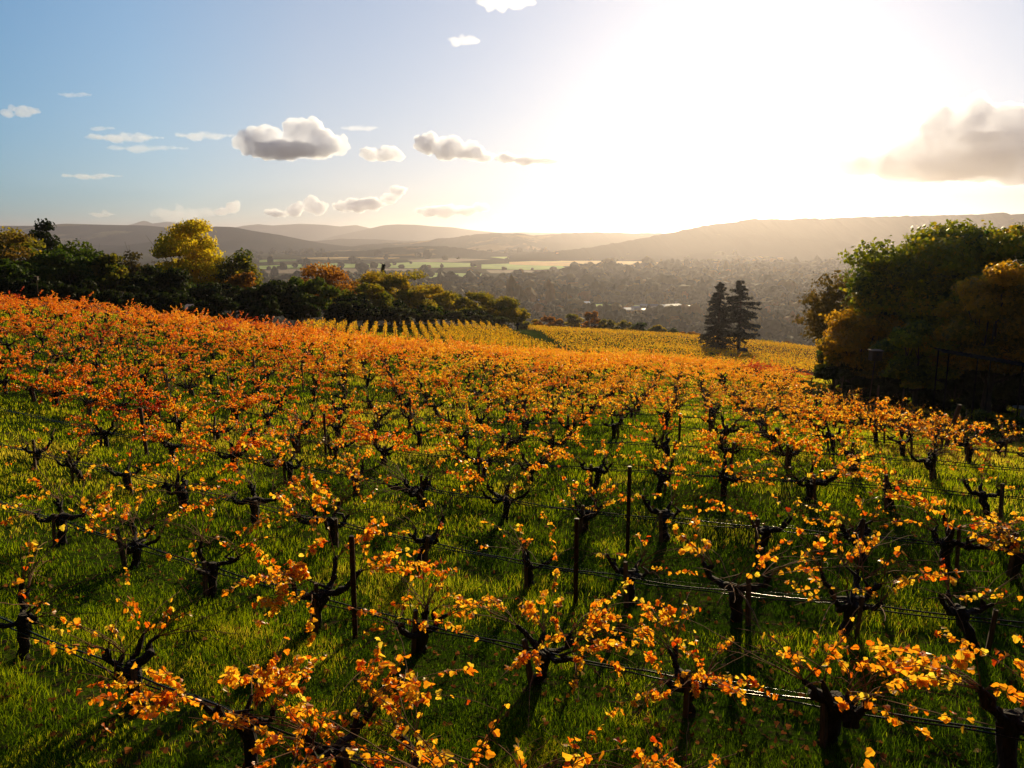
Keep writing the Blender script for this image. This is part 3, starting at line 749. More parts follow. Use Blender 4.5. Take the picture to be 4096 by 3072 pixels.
# right-hand trees
RG = "large trees on the right side"
for k, (px, top, by, Y, w, mt, lab, n, size, kw) in enumerate([
    (1815, 586, 850, 78, 150, M_SPARSE, "thin-crowned brownish oak at the left of the right-hand trees", 9000, .26, dict(sparse=1, tint0=.6, trunk_frac=.3, lobes=34)),
    (1990, 474, 860, 62, 250, M_RIGHTTREE, "tallest green and gold oak of the right-hand trees", 44000, .25, dict(lobes=44, tint0=.36, trunk_frac=.22)),
    (2160, 480, 880, 58, 240, M_RIGHTTREE, "green and orange oak cut by the right frame edge", 36000, .24, dict(lobes=40, tint0=.42, trunk_frac=.22)),
    (1852, 668, 850, 60, 150, M_RIGHTORANGE, "low rusty orange tree in front of the thin-crowned oak", 15000, .22, dict(lobes=30, tint0=.35, trunk_frac=.15)),
    (1975, 690, 870, 52, 120, M_RIGHTTREE, "small yellow-green tree behind the nest box", 12000, .2, dict(lobes=22, tint0=.4, trunk_frac=.25)),
    (2130, 560, 880, 50, 190, M_RIGHTORANGE, "orange-tipped oak leaning over the shelter roof", 26000, .22, dict(lobes=36, tint0=.28, trunk_frac=.28)),
    (2260, 500, 900, 52, 200, M_RIGHTTREE, "oak standing mostly beyond the right frame edge", 16000, .25, dict(lobes=26, tint0=.4)),
    (1800, 720, 840, 64, 70, M_RIGHTTREE, "bushy green tree at the lower left of the right-hand trees", 7000, .2, dict(lobes=18, tint0=.25, trunk_frac=.1)),
    (1905, 740, 850, 64, 150, M_OAKDARK, "dark bush in the shade below the tallest right-hand oak", 9000, .25, dict(lobes=20, trunk_frac=.05)),  # seven bushes from here are added as dark fill for the shade
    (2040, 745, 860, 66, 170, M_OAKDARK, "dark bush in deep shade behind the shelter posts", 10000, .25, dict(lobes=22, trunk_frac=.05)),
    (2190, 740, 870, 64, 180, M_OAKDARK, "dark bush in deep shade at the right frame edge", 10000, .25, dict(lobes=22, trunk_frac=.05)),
    (1850, 775, 850, 60, 120, M_OAKDARK, "lowest added dark bush, shade fill behind the nest box pole", 9000, .22, dict(lobes=20, trunk_frac=.02)),
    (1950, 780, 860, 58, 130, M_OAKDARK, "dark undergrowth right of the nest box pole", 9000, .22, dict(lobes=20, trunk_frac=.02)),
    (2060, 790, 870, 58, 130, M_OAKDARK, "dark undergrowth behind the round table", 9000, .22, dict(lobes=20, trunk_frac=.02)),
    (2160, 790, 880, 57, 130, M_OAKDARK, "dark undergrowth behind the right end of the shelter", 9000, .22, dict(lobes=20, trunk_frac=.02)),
    (2340, 600, 880, 62, 260, M_OAKDARK, "dark oak outside the right frame edge", 14000, .28, dict(lobes=24, trunk_frac=.05)),
    ]):
    tree(px, top, by, Y, w, mt, lab, "oak_tree" if k < 8 or k == 15 else "bush", int(n * 1.1), size=size * 1.06, seed=200 + k, group=RG, **kw)

# ------------------------------------------------------------------ conifers
def conifer(px, top, base_y, Y, w_px, label, seed, skirt=.08, n_tiers=26, openness=.0, crown_top=False, nm="fir_tree", group=None):
    g = np.random.default_rng(seed)
    B = pt(px, base_y, Y); gz = Tz(B[0], B[1])
    H = pt(px, top, Y)[2] - gz; W = w_px * Y / F_PX
    e = empty(nm, (B[0], B[1], gz), label, "conifer", group)
    t = MB(); t.tube([(0,0,-.3),(.1,0,H*.3),(.05,.1,H*.7),(0,0,H*.98)], [H*.024,H*.019,H*.011,H*.002], 8, rough=.04, seed=seed)
    Vs, Fs, Ts = [], [], []; nb = 0
    for i in range(n_tiers):
        f = skirt + (1 - skirt) * (i + g.uniform(-.3, .3)) / n_tiers
        if f > .99: continue
        z = H * f
        prof = (1 - f) ** .75 * .52 + .07
        if crown_top: prof = .30 + .22 * sin(f * pi * 1.1) - .26 * max(0, f - .8) / .2 * .6
        for b in range(g.integers(4, 7)):
            if g.uniform() < openness: continue
            a = g.uniform(0, 2 * pi); L = W * prof * g.uniform(.45, 1.2)
            d = np.array([cos(a), sin(a), 0]); rise = g.uniform(.0, .25) if crown_top else g.uniform(-.18, .12)
            tt = np.linspace(0, 1, 5)[:, None]
            pts = np.array([0, 0, z]) + d * L * tt + np.array([0, 0, 1]) * (rise * L * tt - .28 * L * tt ** 2 + .12 * L * tt ** 3)
            t.tube(pts, np.linspace(H * .006, H * .001, 5), 4, cap=False)
            m = int(18 + L * 34)
            u = g.uniform(.15, 1, m) ** .8
            P = np.stack([np.interp(u, tt[:, 0], pts[:, k]) for k in range(3)], -1)
            side = np.array([-d[1], d[0], 0])
            P += side * (g.normal(0, .12, m) * L * (1.1 - u * .6))[:, None] + np.array([0, 0, -1]) * (np.abs(g.normal(0, .22, m)))[:, None]
            R = rand_rot(m, g); s = g.uniform(.22, .6, m)
            quad = np.array([(-.5,-.14,0),(.5,-.10,.03),(.55,.08,0),(-.4,.16,-.03)])
            V = P[:, None] + np.einsum('nij,kj->nki', R, quad) * s[:, None, None]
            Vs.append(V.reshape(-1, 3)); Fs.append(np.arange(m * 4).reshape(m, 4) + nb); nb += m * 4
            Ts.append(np.repeat(np.clip(g.normal(.4, .2, m), 0, 1), 4))
    t.build("trunk", M_TREEBARK, e)
    mesh_obj("crown", np.concatenate(Vs), np.concatenate(Fs), M_CONIFER, e, attrs={'tint': np.concatenate(Ts)})
conifer(1549, 605, 757, 190, 76, "ragged dark conifer, left of the pair standing among boulders", 1, skirt=.07, n_tiers=34, openness=.05)
conifer(1594, 603, 766, 186, 86, "open-branched dark conifer with a bare lower trunk, right of the pair among boulders", 2, skirt=.22, n_tiers=26, openness=.12, crown_top=True)
conifer(831, 566, 700, 178, 26, "small dark fir top poking above the golden oaks", 3, skirt=.3, n_tiers=20)

# boulders under the conifers
def boulder(px, py, w_px, h_px, Y, label, seed):
    g = np.random.default_rng(seed)
    B = pt(px, py, Y); gz = Tz(B[0], B[1])
    V, F = ico(3)
    j = .75 + .5 * fbm(V * 1.3 + seed * 4.1, 3, seed)
    for _ in range(6):
        nrm = g.normal(size=3); nrm /= np.linalg.norm(nrm); dd = V @ nrm
        j = np.where(dd * j > .72, .72 / np.maximum(dd, .1), j)
    V = V * j[:, None] * np.array([w_px, w_px * .8, h_px * 1.2]) * .5 * Y / F_PX * 1.15
    V[:, 2] += h_px * .36 * Y / F_PX
    o = mesh_obj("boulder", V, F, M_ROCK, smooth=False)
    o.location = (B[0], B[1], gz)
    setp(o, label, "boulder", "boulders under the two conifers")
for k, (px, py, w, h, Y, lab) in enumerate([(1496,752,11,9,192,"small dark boulder at the far left of the group"),(1512,751,15,10,191,"second boulder from left, beside the left conifer"),(1530,756,22,9,188,"low flat boulder in front of the left conifer"),
    (1556,764,26,10,184,"low boulder between the two conifer trunks, in front"),(1573,768,11,8,181,"small round boulder left of the large one"),(1604,767,34,18,181,"largest boulder, at the foot of the right conifer"),(1618,772,18,10,179,"boulder at the right end of the group"),(1578,754,22,7,197,"long low boulder behind, between the trunks"),(1540,752,16,7,196,"low boulder behind the left conifer")]):
    boulder(px, py, w, h, Y, lab, 40 + k)

# ------------------------------------------------------------------ head-trained vines
LEAF = np.array([(0,0,0),(-.34,-.02,.05),(-.50,.30,.10),(-.30,.52,.06),(-.26,.78,.05),(0,1.0,-.06),(.26,.78,.05),(.30,.52,.06),(.50,.30,.10),(.34,-.02,.05)])
LEAF_F = np.array([(0,1,2),(0,2,3),(0,3,4),(0,4,5),(0,5,6),(0,6,7),(0,7,8),(0,8,9)])
LEAF_LO = np.array([(0,0,0),(-.5,.4,.12),(0,1.0,-.05),(.5,.4,.12)])
def leaf_cloud(P, size, g, lo=False, lit=False):
    """leaf blades hanging at points P"""
    n = len(P); B = LEAF_LO if lo else LEAF
    if lit: d = g.normal(size=(n, 3)); d[:, 2] *= .3
    else: d = g.normal(size=(n, 3)) * .75 + np.array([0, 0, -.75])
    d /= np.linalg.norm(d, axis=1)[:, None]
    s = np.cross(d, g.normal(size=(n, 3))); s /= np.linalg.norm(s, axis=1)[:, None] + 1e-9
    u = np.cross(s, d)
    sz = size * g.uniform(.6, 1.25, n)
    curl = g.uniform(-.5, 2.6, n)
    Bx = B[None, :, 0:1] * s[:, None]; By = B[None, :, 1:2] * d[:, None]
    Bz = (B[None, :, 2] * (1.0 + curl[:, None]) + .25 * curl[:, None] * (B[None, :, 1] ** 2) * .6)[..., None] * u[:, None]
    V = P[:, None] + (Bx + By + Bz) * sz[:, None, None]
    k = len(B)
    if lo: F = (np.array([(0,1,2,3)])[None] + (np.arange(n) * k)[:, None, None]).reshape(-1, 4)
    else: F = (LEAF_F[None] + (np.arange(n) * k)[:, None, None]).reshape(-1, 3)
    tint = np.repeat(np.clip(g.normal(.5, .24, n), 0, 1), k)
    return V.reshape(-1, 3), F, tint
def bend(a, b, sag, m, g, wob=0.0):
    t = np.linspace(0, 1, m)[:, None]
    P = a * (1 - t) + b * t
    P[:, 2] += sag * 4 * (t * (1 - t))[:, 0]
    if wob: P[1:-1] += g.normal(0, wob, (m - 2, 3))
    return P
def make_vine(seed, leafiness, size=.076, canes_n=None, trunk_h=None, lean=None):
    """returns dict of arrays for one vine: trunk, canes, leaves"""
    g = np.random.default_rng(seed)
    h = trunk_h or g.uniform(.48, .66)
    lx, ly = (g.normal(0, .09, 2) if lean is None else lean)
    r0 = g.uniform(.068, .102)
    tr = MB()
    m = 7; t = np.linspace(0, 1, m)
    P = np.stack([lx * t ** 1.3, ly * t ** 1.3, -.06 + (h + .06) * t], -1)
    P[1:, :2] += g.normal(0, .018, (m - 1, 2))
    rad = r0 * np.array([1.2, .95, .88, .92, 1.05, 1.3, .75])
    tr.tube(P, rad, 9, rough=.09, seed=seed)
    head = P[-1]
    arms = []
    na = g.integers(3, 6)
    a0 = g.uniform(0, 2 * pi)
    for i in range(na):
        a = a0 + i * 2 * pi / na + g.normal(0, .3)
        L = g.uniform(.26, .52); rise = g.uniform(.05, .36)
        d = np.array([cos(a), sin(a), 0])
        k = 7; tt = np.linspace(0, 1, k)[:, None]
        Q = head - np.array([0, 0, .05]) + d * L * tt ** .8 + np.array([0, 0, 1]) * (rise * tt ** 1.8) - np.array([0, 0, .05]) * np.sin(tt * pi)
        Q[1:] += np.cumsum(g.normal(0, .030, (k - 1, 3)), axis=0)
        tr.tube(np.vstack([Q, Q[-1] + (Q[-1] - Q[-2]) * .25]), np.r_[np.linspace(r0 * .66, r0 * .36, k) * g.uniform(.75, 1.25, k), r0 * .12], 7, rough=.13, seed=seed + i)
        if g.uniform() < .8:      # spur knob
            kq = Q[3 + int(g.integers(0, 3))]; kd = np.array([g.normal(0, .5), g.normal(0, .5), 1.0]) * g.uniform(.05, .12)
            tr.tube([kq, kq + kd * .6, kq + kd], [r0 * .45, r0 * .42, r0 * .15], 6, rough=.15, seed=seed + 40 + i)
        arms.append((Q[-1], d)); 
        if g.uniform() < .5:
            Q2 = np.array([Q[4], Q[4] + np.array([g.normal(0, .06), g.normal(0, .06), .10]), Q[4] + np.array([g.normal(0, .1), g.normal(0, .1), .2])])
            tr.tube(Q2, [r0 * .45, r0 * .38, r0 * .14], 6, rough=.1, seed=seed + 20 + i)
            arms.append((Q2[-1], d))
    cn = MB(); LP = []
    for (q, d) in arms:
        for c in range(canes_n or g.integers(4, 8)):
            L = g.uniform(.55, 1.4)
            dd = d * g.uniform(.1, 1.2) + g.normal(0, .45, 3); dd[2] = abs(dd[2]) * .5 + g.uniform(.12, .9)
            dd /= np.linalg.norm(dd)
            k = 9; tt = np.linspace(0, 1, k)
            side = np.array([dd[0], dd[1], 0]); side /= np.linalg.norm(side) + 1e-6
            droop = g.uniform(.05, .75)
            Q = q + dd * (L * tt)[:, None] + side * (droop * .35 * L * tt ** 2)[:, None] - np.array([0, 0, 1]) * (droop * L * .85 * tt ** 2.2)[:, None]
            Q[1:] += np.cumsum(g.normal(0, .010, (k - 1, 3)), axis=0)
            Q[:, 2] = np.maximum(Q[:, 2], .08)
            cn.tube(Q, np.linspace(.0072, .0034, k), 4, cap=False)
            if g.uniform() < .6:
                e2 = Q[5] + g.normal(0, .16, 3) + np.array([0, 0, .05]); cn.tube(bend(Q[5], e2, .02, 4, g), [.003,.0025,.002,.0015], 3, cap=False)
            if g.uniform() < leafiness * .62 + .16:
                nl = g.poisson(4 + leafiness * 19)
                if nl:
                    c0 = g.uniform(.35, .95); u = np.clip(g.normal(c0, .17, nl), .12, 1)
                    LP.append(np.stack([np.interp(u, tt, Q[:, j]) for j in range(3)], -1) + g.normal(0, .022, (nl, 3)))
    if not LP: LP.append(arms[0][0][None] + np.array([[0, 0, .3]]))
    return dict(trunk=tr, canes=cn, leaves=np.concatenate(LP), seed=seed, size=size)
def mb_arrays(b): return np.concatenate(b.V), [np.array(f) for f in b.F.values()]

# three leaf colours, several plants of each density
VARS = []
for leafi, cnt in ((.14, 3), (.46, 5), (.82, 8), (1.15, 6)):
    for c in range(cnt): VARS.append((leafi, make_vine(300 + len(VARS), leafi)))
SPARSE_I, MID_I, DENSE_I, FULL_I = [list(range(0, 3)), list(range(3, 8)), list(range(8, 16)), list(range(16, 22))]
VMESH = {}
def vine_mesh(i, mt):
    key = (i, mt.name)
    if key not in VMESH:
        _, v = VARS[i]
        if ('t', i) not in VMESH:
            VMESH[('t', i)] = v['trunk'].build("trunk", M_BARK, link=False).data
            VMESH[('c', i)] = v['canes'].build("canes", M_CANE, link=False).data
        V, F, ti = leaf_cloud(v['leaves'], v['size'], np.random.default_rng(i))
        VMESH[key] = mesh_obj("foliage", V, F, mt, attrs={'tint': ti}, link=False).data
    return VMESH[('t', i)], VMESH[('c', i)], VMESH[key]

EDGE = [(p[0], p[1]) for p in _far[:6]]
for q in [(1785,868),(1850,884),(1900,900),(2000,935),(2100,965),(2212,1000),(2400,1060)]:
    G = ground_at(*q); EDGE.append((G[0], G[1]))
EDGE = np.array(EDGE)
def in_vineyard(x, y, pxy):
    """inside the far edge line and left of the right edge"""
    az = math.atan2(x, y); e = np.arctan2(EDGE[:, 0], EDGE[:, 1]); r = np.hypot(EDGE[:, 0], EDGE[:, 1])
    o = np.argsort(e)
    return math.hypot(x, y) < np.interp(az, e[o], r[o])
cand = []
gv = np.random.default_rng(21)
VINE_S = 1.75
u = np.array([cos(TH), -sin(TH)])        # along a row, towards the right
KNOWN = {-1: ([40,285,550,740,900,1070,1290,1490,1720,2020], "smfddmmmms"), 0: ([130,285,460,680,905,1165,1500,1800,2170], "mmsfmddmf"),
    1: ([68,170,280,400,550,720,905,1150,1370,1590,1830,2110], "sssmmmsssmms"),
    2: ([95,230,370,510,627,768,921,1089,1262,1440,1650,1864,2047,2190], "mmddmmsmmssmmm")}
def row_s_at(k, px):
    """distance along row k of the point seen at picture column px"""
    s = np.arange(-40, 40, .02); x = u[0] * s; y = ROW_0 + ROW_S * k + u[1] * s
    q = project(np.stack([x, y, T(x, y) + .45], -1)); ok = (y > 2) & (q[2] > 1)
    return float(s[ok][np.argmin(np.abs(q[0][ok] - px))])
for k in range(-1, 27):
    y0 = ROW_0 + ROW_S * k
    if k in KNOWN: slots = [(row_s_at(k, px), "smdf".index(c)) for px, c in zip(*KNOWN[k])]
    else: slots = [(j * VINE_S + gv.uniform(-.15, .15) + (k * .83) % VINE_S, -1) for j in range(-70, 70)]
    for s, cl in slots:
        x = u[0] * s; y = y0 + u[1] * s
        y += gv.normal(0, .05)
        if y < 2.5: continue
        z = Tz(x, y)
        qx, qy, dep = project(np.array([x, y, z + .6]))
        if dep < 2 or qx < -90 or qx > 2300 or qy > 1960: continue
        if not in_vineyard(x, y, None): continue
        if qx < 190 and 868 < qy < 950: continue                   # gap of open grass at left
        if cl < 0 and gv.uniform() < .035: continue
        cand.append([float(dep), k, s, x, y, z, float(qx), float(qy), cl])
cand.sort()
near, far = cand[:300], cand[300:]
ORD = ["first","second","third","fourth","fifth","sixth","seventh","eighth","ninth","tenth"]
def ordn(i):
    return "%d%s" % (i, {1: "st", 2: "nd", 3: "rd"}.get(i % 10 if i % 100 not in (11, 12, 13) else 0, "th"))
rows_here = sorted(set(c[1] for c in near))
def choose(c, g):
    dep, k, s, x, y, z, qx, qy, cl0 = c
    d = min(1, dep / 45.)
    patch = float(fbm(np.array([[x / 9., y / 9.]]), 2, 4)[0])
    d = max(0, (dep - 18) / 60.) if dep < 78 else 1.0
    wts = np.array([.26 * (1 - d) + .03, .46 * (1 - d) + .12, .26 + .25 * d, .05 + .50 * d])
    if qx > 1000 and dep < 62: wts = wts * np.array([1.8, 1.5, .6, .25])
    if qx < 700 and 930 < qy < 1150: wts = np.array([.75, .25, .05, .0])
    wts = wts * np.array([1.6 - patch * 1.2, 1, .6 + patch * .8, .3 + patch * 1.4]); wts /= wts.sum()
    cls = cl0 if cl0 >= 0 else int(g.choice(4, p=wts))
    i = int(g.choice([SPARSE_I, MID_I, DENSE_I, FULL_I][cls]))
    # redder leaves left and far; golden at the right partly imitates stronger backlight
    w = qx / 2212 + g.normal(0, .16)
    mt = M_GOLD if w > .36 else (M_ORANGE if w > -.22 else M_RUSSET)
    if dep < 22 and mt is M_ORANGE and g.uniform() < .6: mt = M_GOLD
    if ((qx > 1620 and dep > 72) or (430 < qx < 760 and dep > 84)) and g.uniform() < .7: mt = M_RUSSET
    return cls, i, mt
gc = np.random.default_rng(33)
vis = {}
for c in near:
    if 0 <= c[6] <= 2212 and c[7] < 1690: vis.setdefault(c[1], []).append(c)
for k in vis: vis[k].sort(key=lambda c: c[2])
DENS = ["nearly bare vine", "sparse-leaved vine", "leafy vine", "densely leaved vine"]
def copy_of(data, name, parent):
    o = bpy.data.objects.new(name, data); COL.objects.link(o); o.parent = parent; return o
stake_mb = {}
def stake_mesh(i):
    if i not in stake_mb:
        g = np.random.default_rng(900 + i); h = g.uniform(.62, .86)
        b = MB(); b.box((0, 0, h / 2 - .1), (.066, .066, h + .2), taper=.9)
        stake_mb[i] = b.build("wooden_stake", M_WOODPOST, link=False).data
    return stake_mb[i]
for c in near:
    dep, k, s, x, y, z, qx, qy, cl0 = c
    cls, i, mt = choose(c, gc)
    rown = ordn(k + 2)
    if c in vis.get(k, []): place = "%s from left in the %s row from the camera" % (ordn(vis[k].index(c) + 1), rown)
    else: place = "half outside the %s frame edge, %s row from the camera" % ("left" if qx < 100 else "right" if qx > 2100 else "bottom", rown)
    colr = {M_GOLD.name: "golden", M_ORANGE.name: "orange", M_RUSSET.name: "red-brown"}[mt.name]
    e = empty("grapevine", (x, y, z), "%s %s, %s" % (colr, DENS[cls], place), "grapevine", "old vines in rows on the grassy slope", gc.uniform(0, 2 * pi))
    sc = gc.uniform(.88, 1.14) * (1.0 if dep > 30 else 1.04); sc *= 1 - .12 * min(1, max(0, dep - 14) / 12); e.scale = (sc, sc, sc * gc.uniform(.85, 1.0))
    a, b, f = vine_mesh(i, mt)
    copy_of(a, "trunk", e); copy_of(b, "canes", e); copy_of(f, "foliage", e)
    if gc.uniform() < .85:
        q = np.array([x, y]) + u * gc.uniform(.10, .16) * gc.choice([-1, 1]) + np.array([0, -gc.uniform(.10, .22)])
        o = bpy.data.objects.new("wooden_stake", stake_mesh(int(gc.integers(0, 6)))); COL.objects.link(o)
        o.location = (q[0], q[1], Tz(q[0], q[1])); o.rotation_euler = (gc.normal(0, .05), gc.normal(0, .07), gc.uniform(0, 3))
        setp(o, "short stake by the vine %s" % place, "stake", "short wooden stakes beside the vines")
# the vines past the nearest 300: one mass
Vb, Fb, Vc_, Tb, VL, FL, TL = [], [], [], [], [], [], []
groups = {m.name: [[], [], [], 0] for m in (M_GOLD, M_ORANGE, M_RUSSET)}
tV, tF, tn = [], {}, 0
LOT = {}
for c in far:
    dep, k, s, x, y, z, qx, qy, cl0 = c
    cls, i, mt = choose(c, gc)
    if i not in LOT:
        V1, F1 = mb_arrays(VARS[i][1]['trunk']); V2, F2 = mb_arrays(VARS[i][1]['canes'])
        Vl, Fl, Tl = leaf_cloud(VARS[i][1]['leaves'], VARS[i][1]['size'] * 1.08, np.random.default_rng(i), lo=True)
        LOT[i] = (V1, F1, V2, F2, Vl, Fl, Tl)
    V1, F1, V2, F2, Vl, Fl, Tl = LOT[i]
    a = gc.uniform(0, 2 * pi); sc = gc.uniform(.82, 1.08)
    R = np.array([[cos(a), -sin(a), 0], [sin(a), cos(a), 0], [0, 0, 1]]) * sc
    o3 = np.array([x, y, z])
    tV.append(V1 @ R.T + o3)
    for f in F1: tF.setdefault(f.shape[1], []).append(f + tn)
    tn += len(V1)
    G = groups[mt.name]; G[0].append(Vl @ R.T + o3); G[1].append(Fl + G[3]); G[2].append(Tl); G[3] += len(Vl)
allV = tV + [v for G in groups.values() for v in G[0]]
faces, midx, off = [], [], tn
for kf, fl in tF.items():
    A = np.concatenate(fl); faces.append(A); midx.append(np.zeros(len(A), int))
tints = [np.zeros(tn)]
for gi, (nm_, G) in enumerate(groups.items()):
    if G[3] == 0: continue
    A = np.concatenate(G[1]) + off; faces.append(A); midx.append(np.full(len(A), gi + 1)); off += G[3]; tints += G[2]
if far:
    o = mesh_obj("distant_vines", np.concatenate(allV), faces, [M_BARK, M_GOLD, M_ORANGE, M_RUSSET], attrs={'tint': np.concatenate(tints)}, midx=np.concatenate(midx))
    setp(o, "mass of orange and golden vines filling the far part of the slope", "grapevines", kind="stuff")
print("vines", len(near), len(far))

# ------------------------------------------------------------------ hoses along each row, line posts
n_row = 0
for k in range(-1, 25):
    y0 = ROW_0 + ROW_S * k
    ss = np.arange(-75, 75, .35)
    xs, ys = u[0] * ss, y0 + u[1] * ss
    ok = (ys > 2.5)
    zs = T(xs, ys)
    qx, qy, dep = project(np.stack([xs, ys, zs], -1))
    ok &= (qx > -250) & (qx < 2450) & (dep > 1.5)
    ok &= np.array([in_vineyard(a, b, None) for a, b in zip(xs, ys)])
    if ok.sum() < 8: continue
    idx = np.nonzero(ok)[0]; xs, ys, zs, ss2 = xs[idx], ys[idx], zs[idx], ss[idx]
    hz = MB(); g = np.random.default_rng(400 + k)
    far_ = dep[idx].min() > 30
    for q in range(3 if not far_ else 2):
        sag = .035 * np.abs(np.sin(ss2 * pi / 2.05 + q * .8)) * (1 if q < 2 else .3)
        wob = .05 * (fbm(np.stack([ss2 / 1.9, np.full_like(ss2, q * 9.)], -1), 2, k + 5) - .5)
        hgt = .50 + (.0, -.028, .06)[q] - sag + wob
        r_ = (.013, .011, .003)[q]
        pts = np.stack([xs + wob * .4 * q, ys + (.03, -.03, 0)[q], zs + hgt], -1)
        hz.tube(pts, r_, 6 if not far_ else 4)
    n_row += 1
    o = hz.build("irrigation_hose", M_HOSE, smooth=True)
    setp(o, "black twin drip hose strung along the %s vine row from the camera" % ordn(k + 2), "hose", "black hoses along the vine rows")

def post(px, py, hpx, label, w=.055, m=None, name="line_post", round_=True, lean=(0, 0), grp=None, cat="post"):
    B = ground_at(px, py)
    if B is None: return
    dep = B[1] * cos(PITCH) - B[2] * sin(PITCH)
    H = hpx * dep / F_PX / cos(math.atan2(-B[2], B[1]))
    b = MB()
    if round_:
        b.tube([(0,0,-.25),(lean[0]*.5*H,lean[1]*.5*H,H*.5),(lean[0]*H,lean[1]*H,H)], [w/2,w/2,w/2], 10)
        b.tube([(lean[0]*H,lean[1]*H,H),(lean[0]*H,lean[1]*H,H+.006)], [w/2*.7,w/2*.7], 10)
    else:
        b.box((0, 0, H/2 - .1), (w, w, H + .2))
    o = b.build(name, m or M_RUSTMETAL)
    o.location = B
    if not round_: o.rotation_euler = (lean[1], lean[0], random.uniform(0, .6))
    setp(o, label, cat, grp)
    return B
LG = "dark steel line posts among the vines"
for px, py, h, lab in [(768,1385,205,"tall dark steel tube post in the left foreground"),(1243,1312,178,"dark steel post in the centre foreground"),(1355,1198,180,"dark steel post behind and right of the centre foreground post"),
    (704,985,90,"thin dark post among dense vines left of centre"),(655,850,62,"small dark post left of centre, far among orange vines"),(887,930,70,"dark post among the vines just left of the centre"),
    (1232,800,30,"far dark post at the centre near the lower block"),(1298,760,22,"dark end post near the lower vineyard block, left of three"),(1308,764,22,"dark end post near the lower vineyard block, middle of three"),(1312,768,18,"dark end post near the lower vineyard block, right of three"),
    (1467,960,64,"dark steel post in the middle rows right of centre"),(345,905,50,"dark post in the upper left rows"),(160,770,40,"dark post far up the left slope")]:
    post(px, py, h, lab, .085, M_RUSTMETAL, "line_post", grp=LG)
EG = "wooden end posts at the row ends"
for px, py, h, w, ln, lab in [(318,985,100,.12,(-.06,0),"thick leaning wooden end post at the left, near bare vines"),(2040,968,92,.15,(.25,0),"thick wooden end post leaning right, beside the bare earth"),(1892,905,70,.10,(0,0),"square-topped wooden end post near the nest box"),
    (1947,902,60,.09,(0,0),"wooden end post right of the nest box pole"),(1796,875,54,.09,(.12,0),"leaning wooden end post left of the nest box"),(1812,870,56,.09,(.1,0),"second leaning wooden end post left of the nest box"),
    (1712,820,22,.10,(0,0),"short end post at the vineyard's far right, left one"),(1723,822,26,.10,(0,0),"short end post at the vineyard's far right, right one"),(1693,806,22,.10,(0,0),"end post beside the red vines at the far right"),(1718,792,24,.10,(0,0),"slim end post in the red vines, left"),(1700,788,20,.10,(0,0),"slim end post in the red vines, right"),
    (296,672,10,.12,(0,0),"pale end post at the top left of the vineyard")]:
    post(px, py, h, lab, w, M_WOODPOST, "end_post", round_=True, lean=ln, grp=EG)
post(1957, 880, 48, "slim white plastic tube beside a wooden end post", .05, noise_mat("white_plastic", (.7,.7,.7), (.8,.8,.8), 3, .5, 0), "plant_tube", lean=(.05, 0), cat="tube")
for j, (px, py) in enumerate([(118,648),(190,656),(255,662),(318,668),(378,674),(440,682),(505,688),(560,692)]):
    post(px, py, 16, "weathered fence post, %s from left, along the dark treeline" % ordn(j + 1), .10, M_WOODPOST, "fence_post", round_=False, grp="fence posts below the treeline")

# ------------------------------------------------------------------ upright trellised rows beyond the old vines
def trellis_row(A, B, H, g, label, grp, dens=26, width=.35, size=.17):
    L = math.hypot(B[0] - A[0], B[1] - A[1]); n = int(L * dens)
    if n < 10: return
    t = g.uniform(0, 1, n)
    d = np.array([B[0] - A[0], B[1] - A[1]]) / L; nrm = np.array([-d[1], d[0]])
    x = A[0] + (B[0] - A[0]) * t; y = A[1] + (B[1] - A[1]) * t
    z = T(x, y)
    hh = g.beta(2.2, 1.8, n) * (H - .5) + .5 + .35 * (fbm(np.stack([t * L / 1.3, t * 0 + L], -1), 3, 7) - .5)
    off = g.normal(0, width * .5, n)
    P = np.stack([x + nrm[0] * off, y + nrm[1] * off, z + hh], -1)
    o3 = np.array([A[0], A[1], Tz(A[0], A[1])])
    V, F, ti = leaf_cloud(P - o3, size, g, lo=True)
    b = MB()
    for s in np.arange(0, L, 2.0):
        q = np.array([A[0] + d[0] * s, A[1] + d[1] * s]); zz = Tz(q[0], q[1]) - o3[2]
        q3 = np.array([q[0] - o3[0], q[1] - o3[1], zz])
        b.tube([q3 + [0, 0, -.1], q3 + [g.normal(0, .04), g.normal(0, .04), .5], q3 + [0, 0, .9]], [.05, .04, .03], 4, cap=False)
    for s in np.arange(0, L + .1, 6.0):
        q = np.array([A[0] + d[0] * s, A[1] + d[1] * s]); zz = Tz(q[0], q[1]) - o3[2]
        b.box((q[0] - o3[0], q[1] - o3[1], zz + H / 2 - .1), (.07, .07, H + .1))
    V2 = np.concatenate(b.V); F2 = np.concatenate([np.array(f) for f in b.F.values()]) + len(V)
    o = mesh_obj("trellised_vine_row", np.concatenate([V, V2]), [F, F2], [M_ROWLEAF, M_WOODPOST], attrs={'tint': np.r_[ti, np.zeros(len(V2))]}, midx=np.r_[np.zeros(len(F), int), np.ones(len(F2), int)])
    o.location = o3
    setp(o, label, "vine row", grp)
g5 = np.random.default_rng(77)
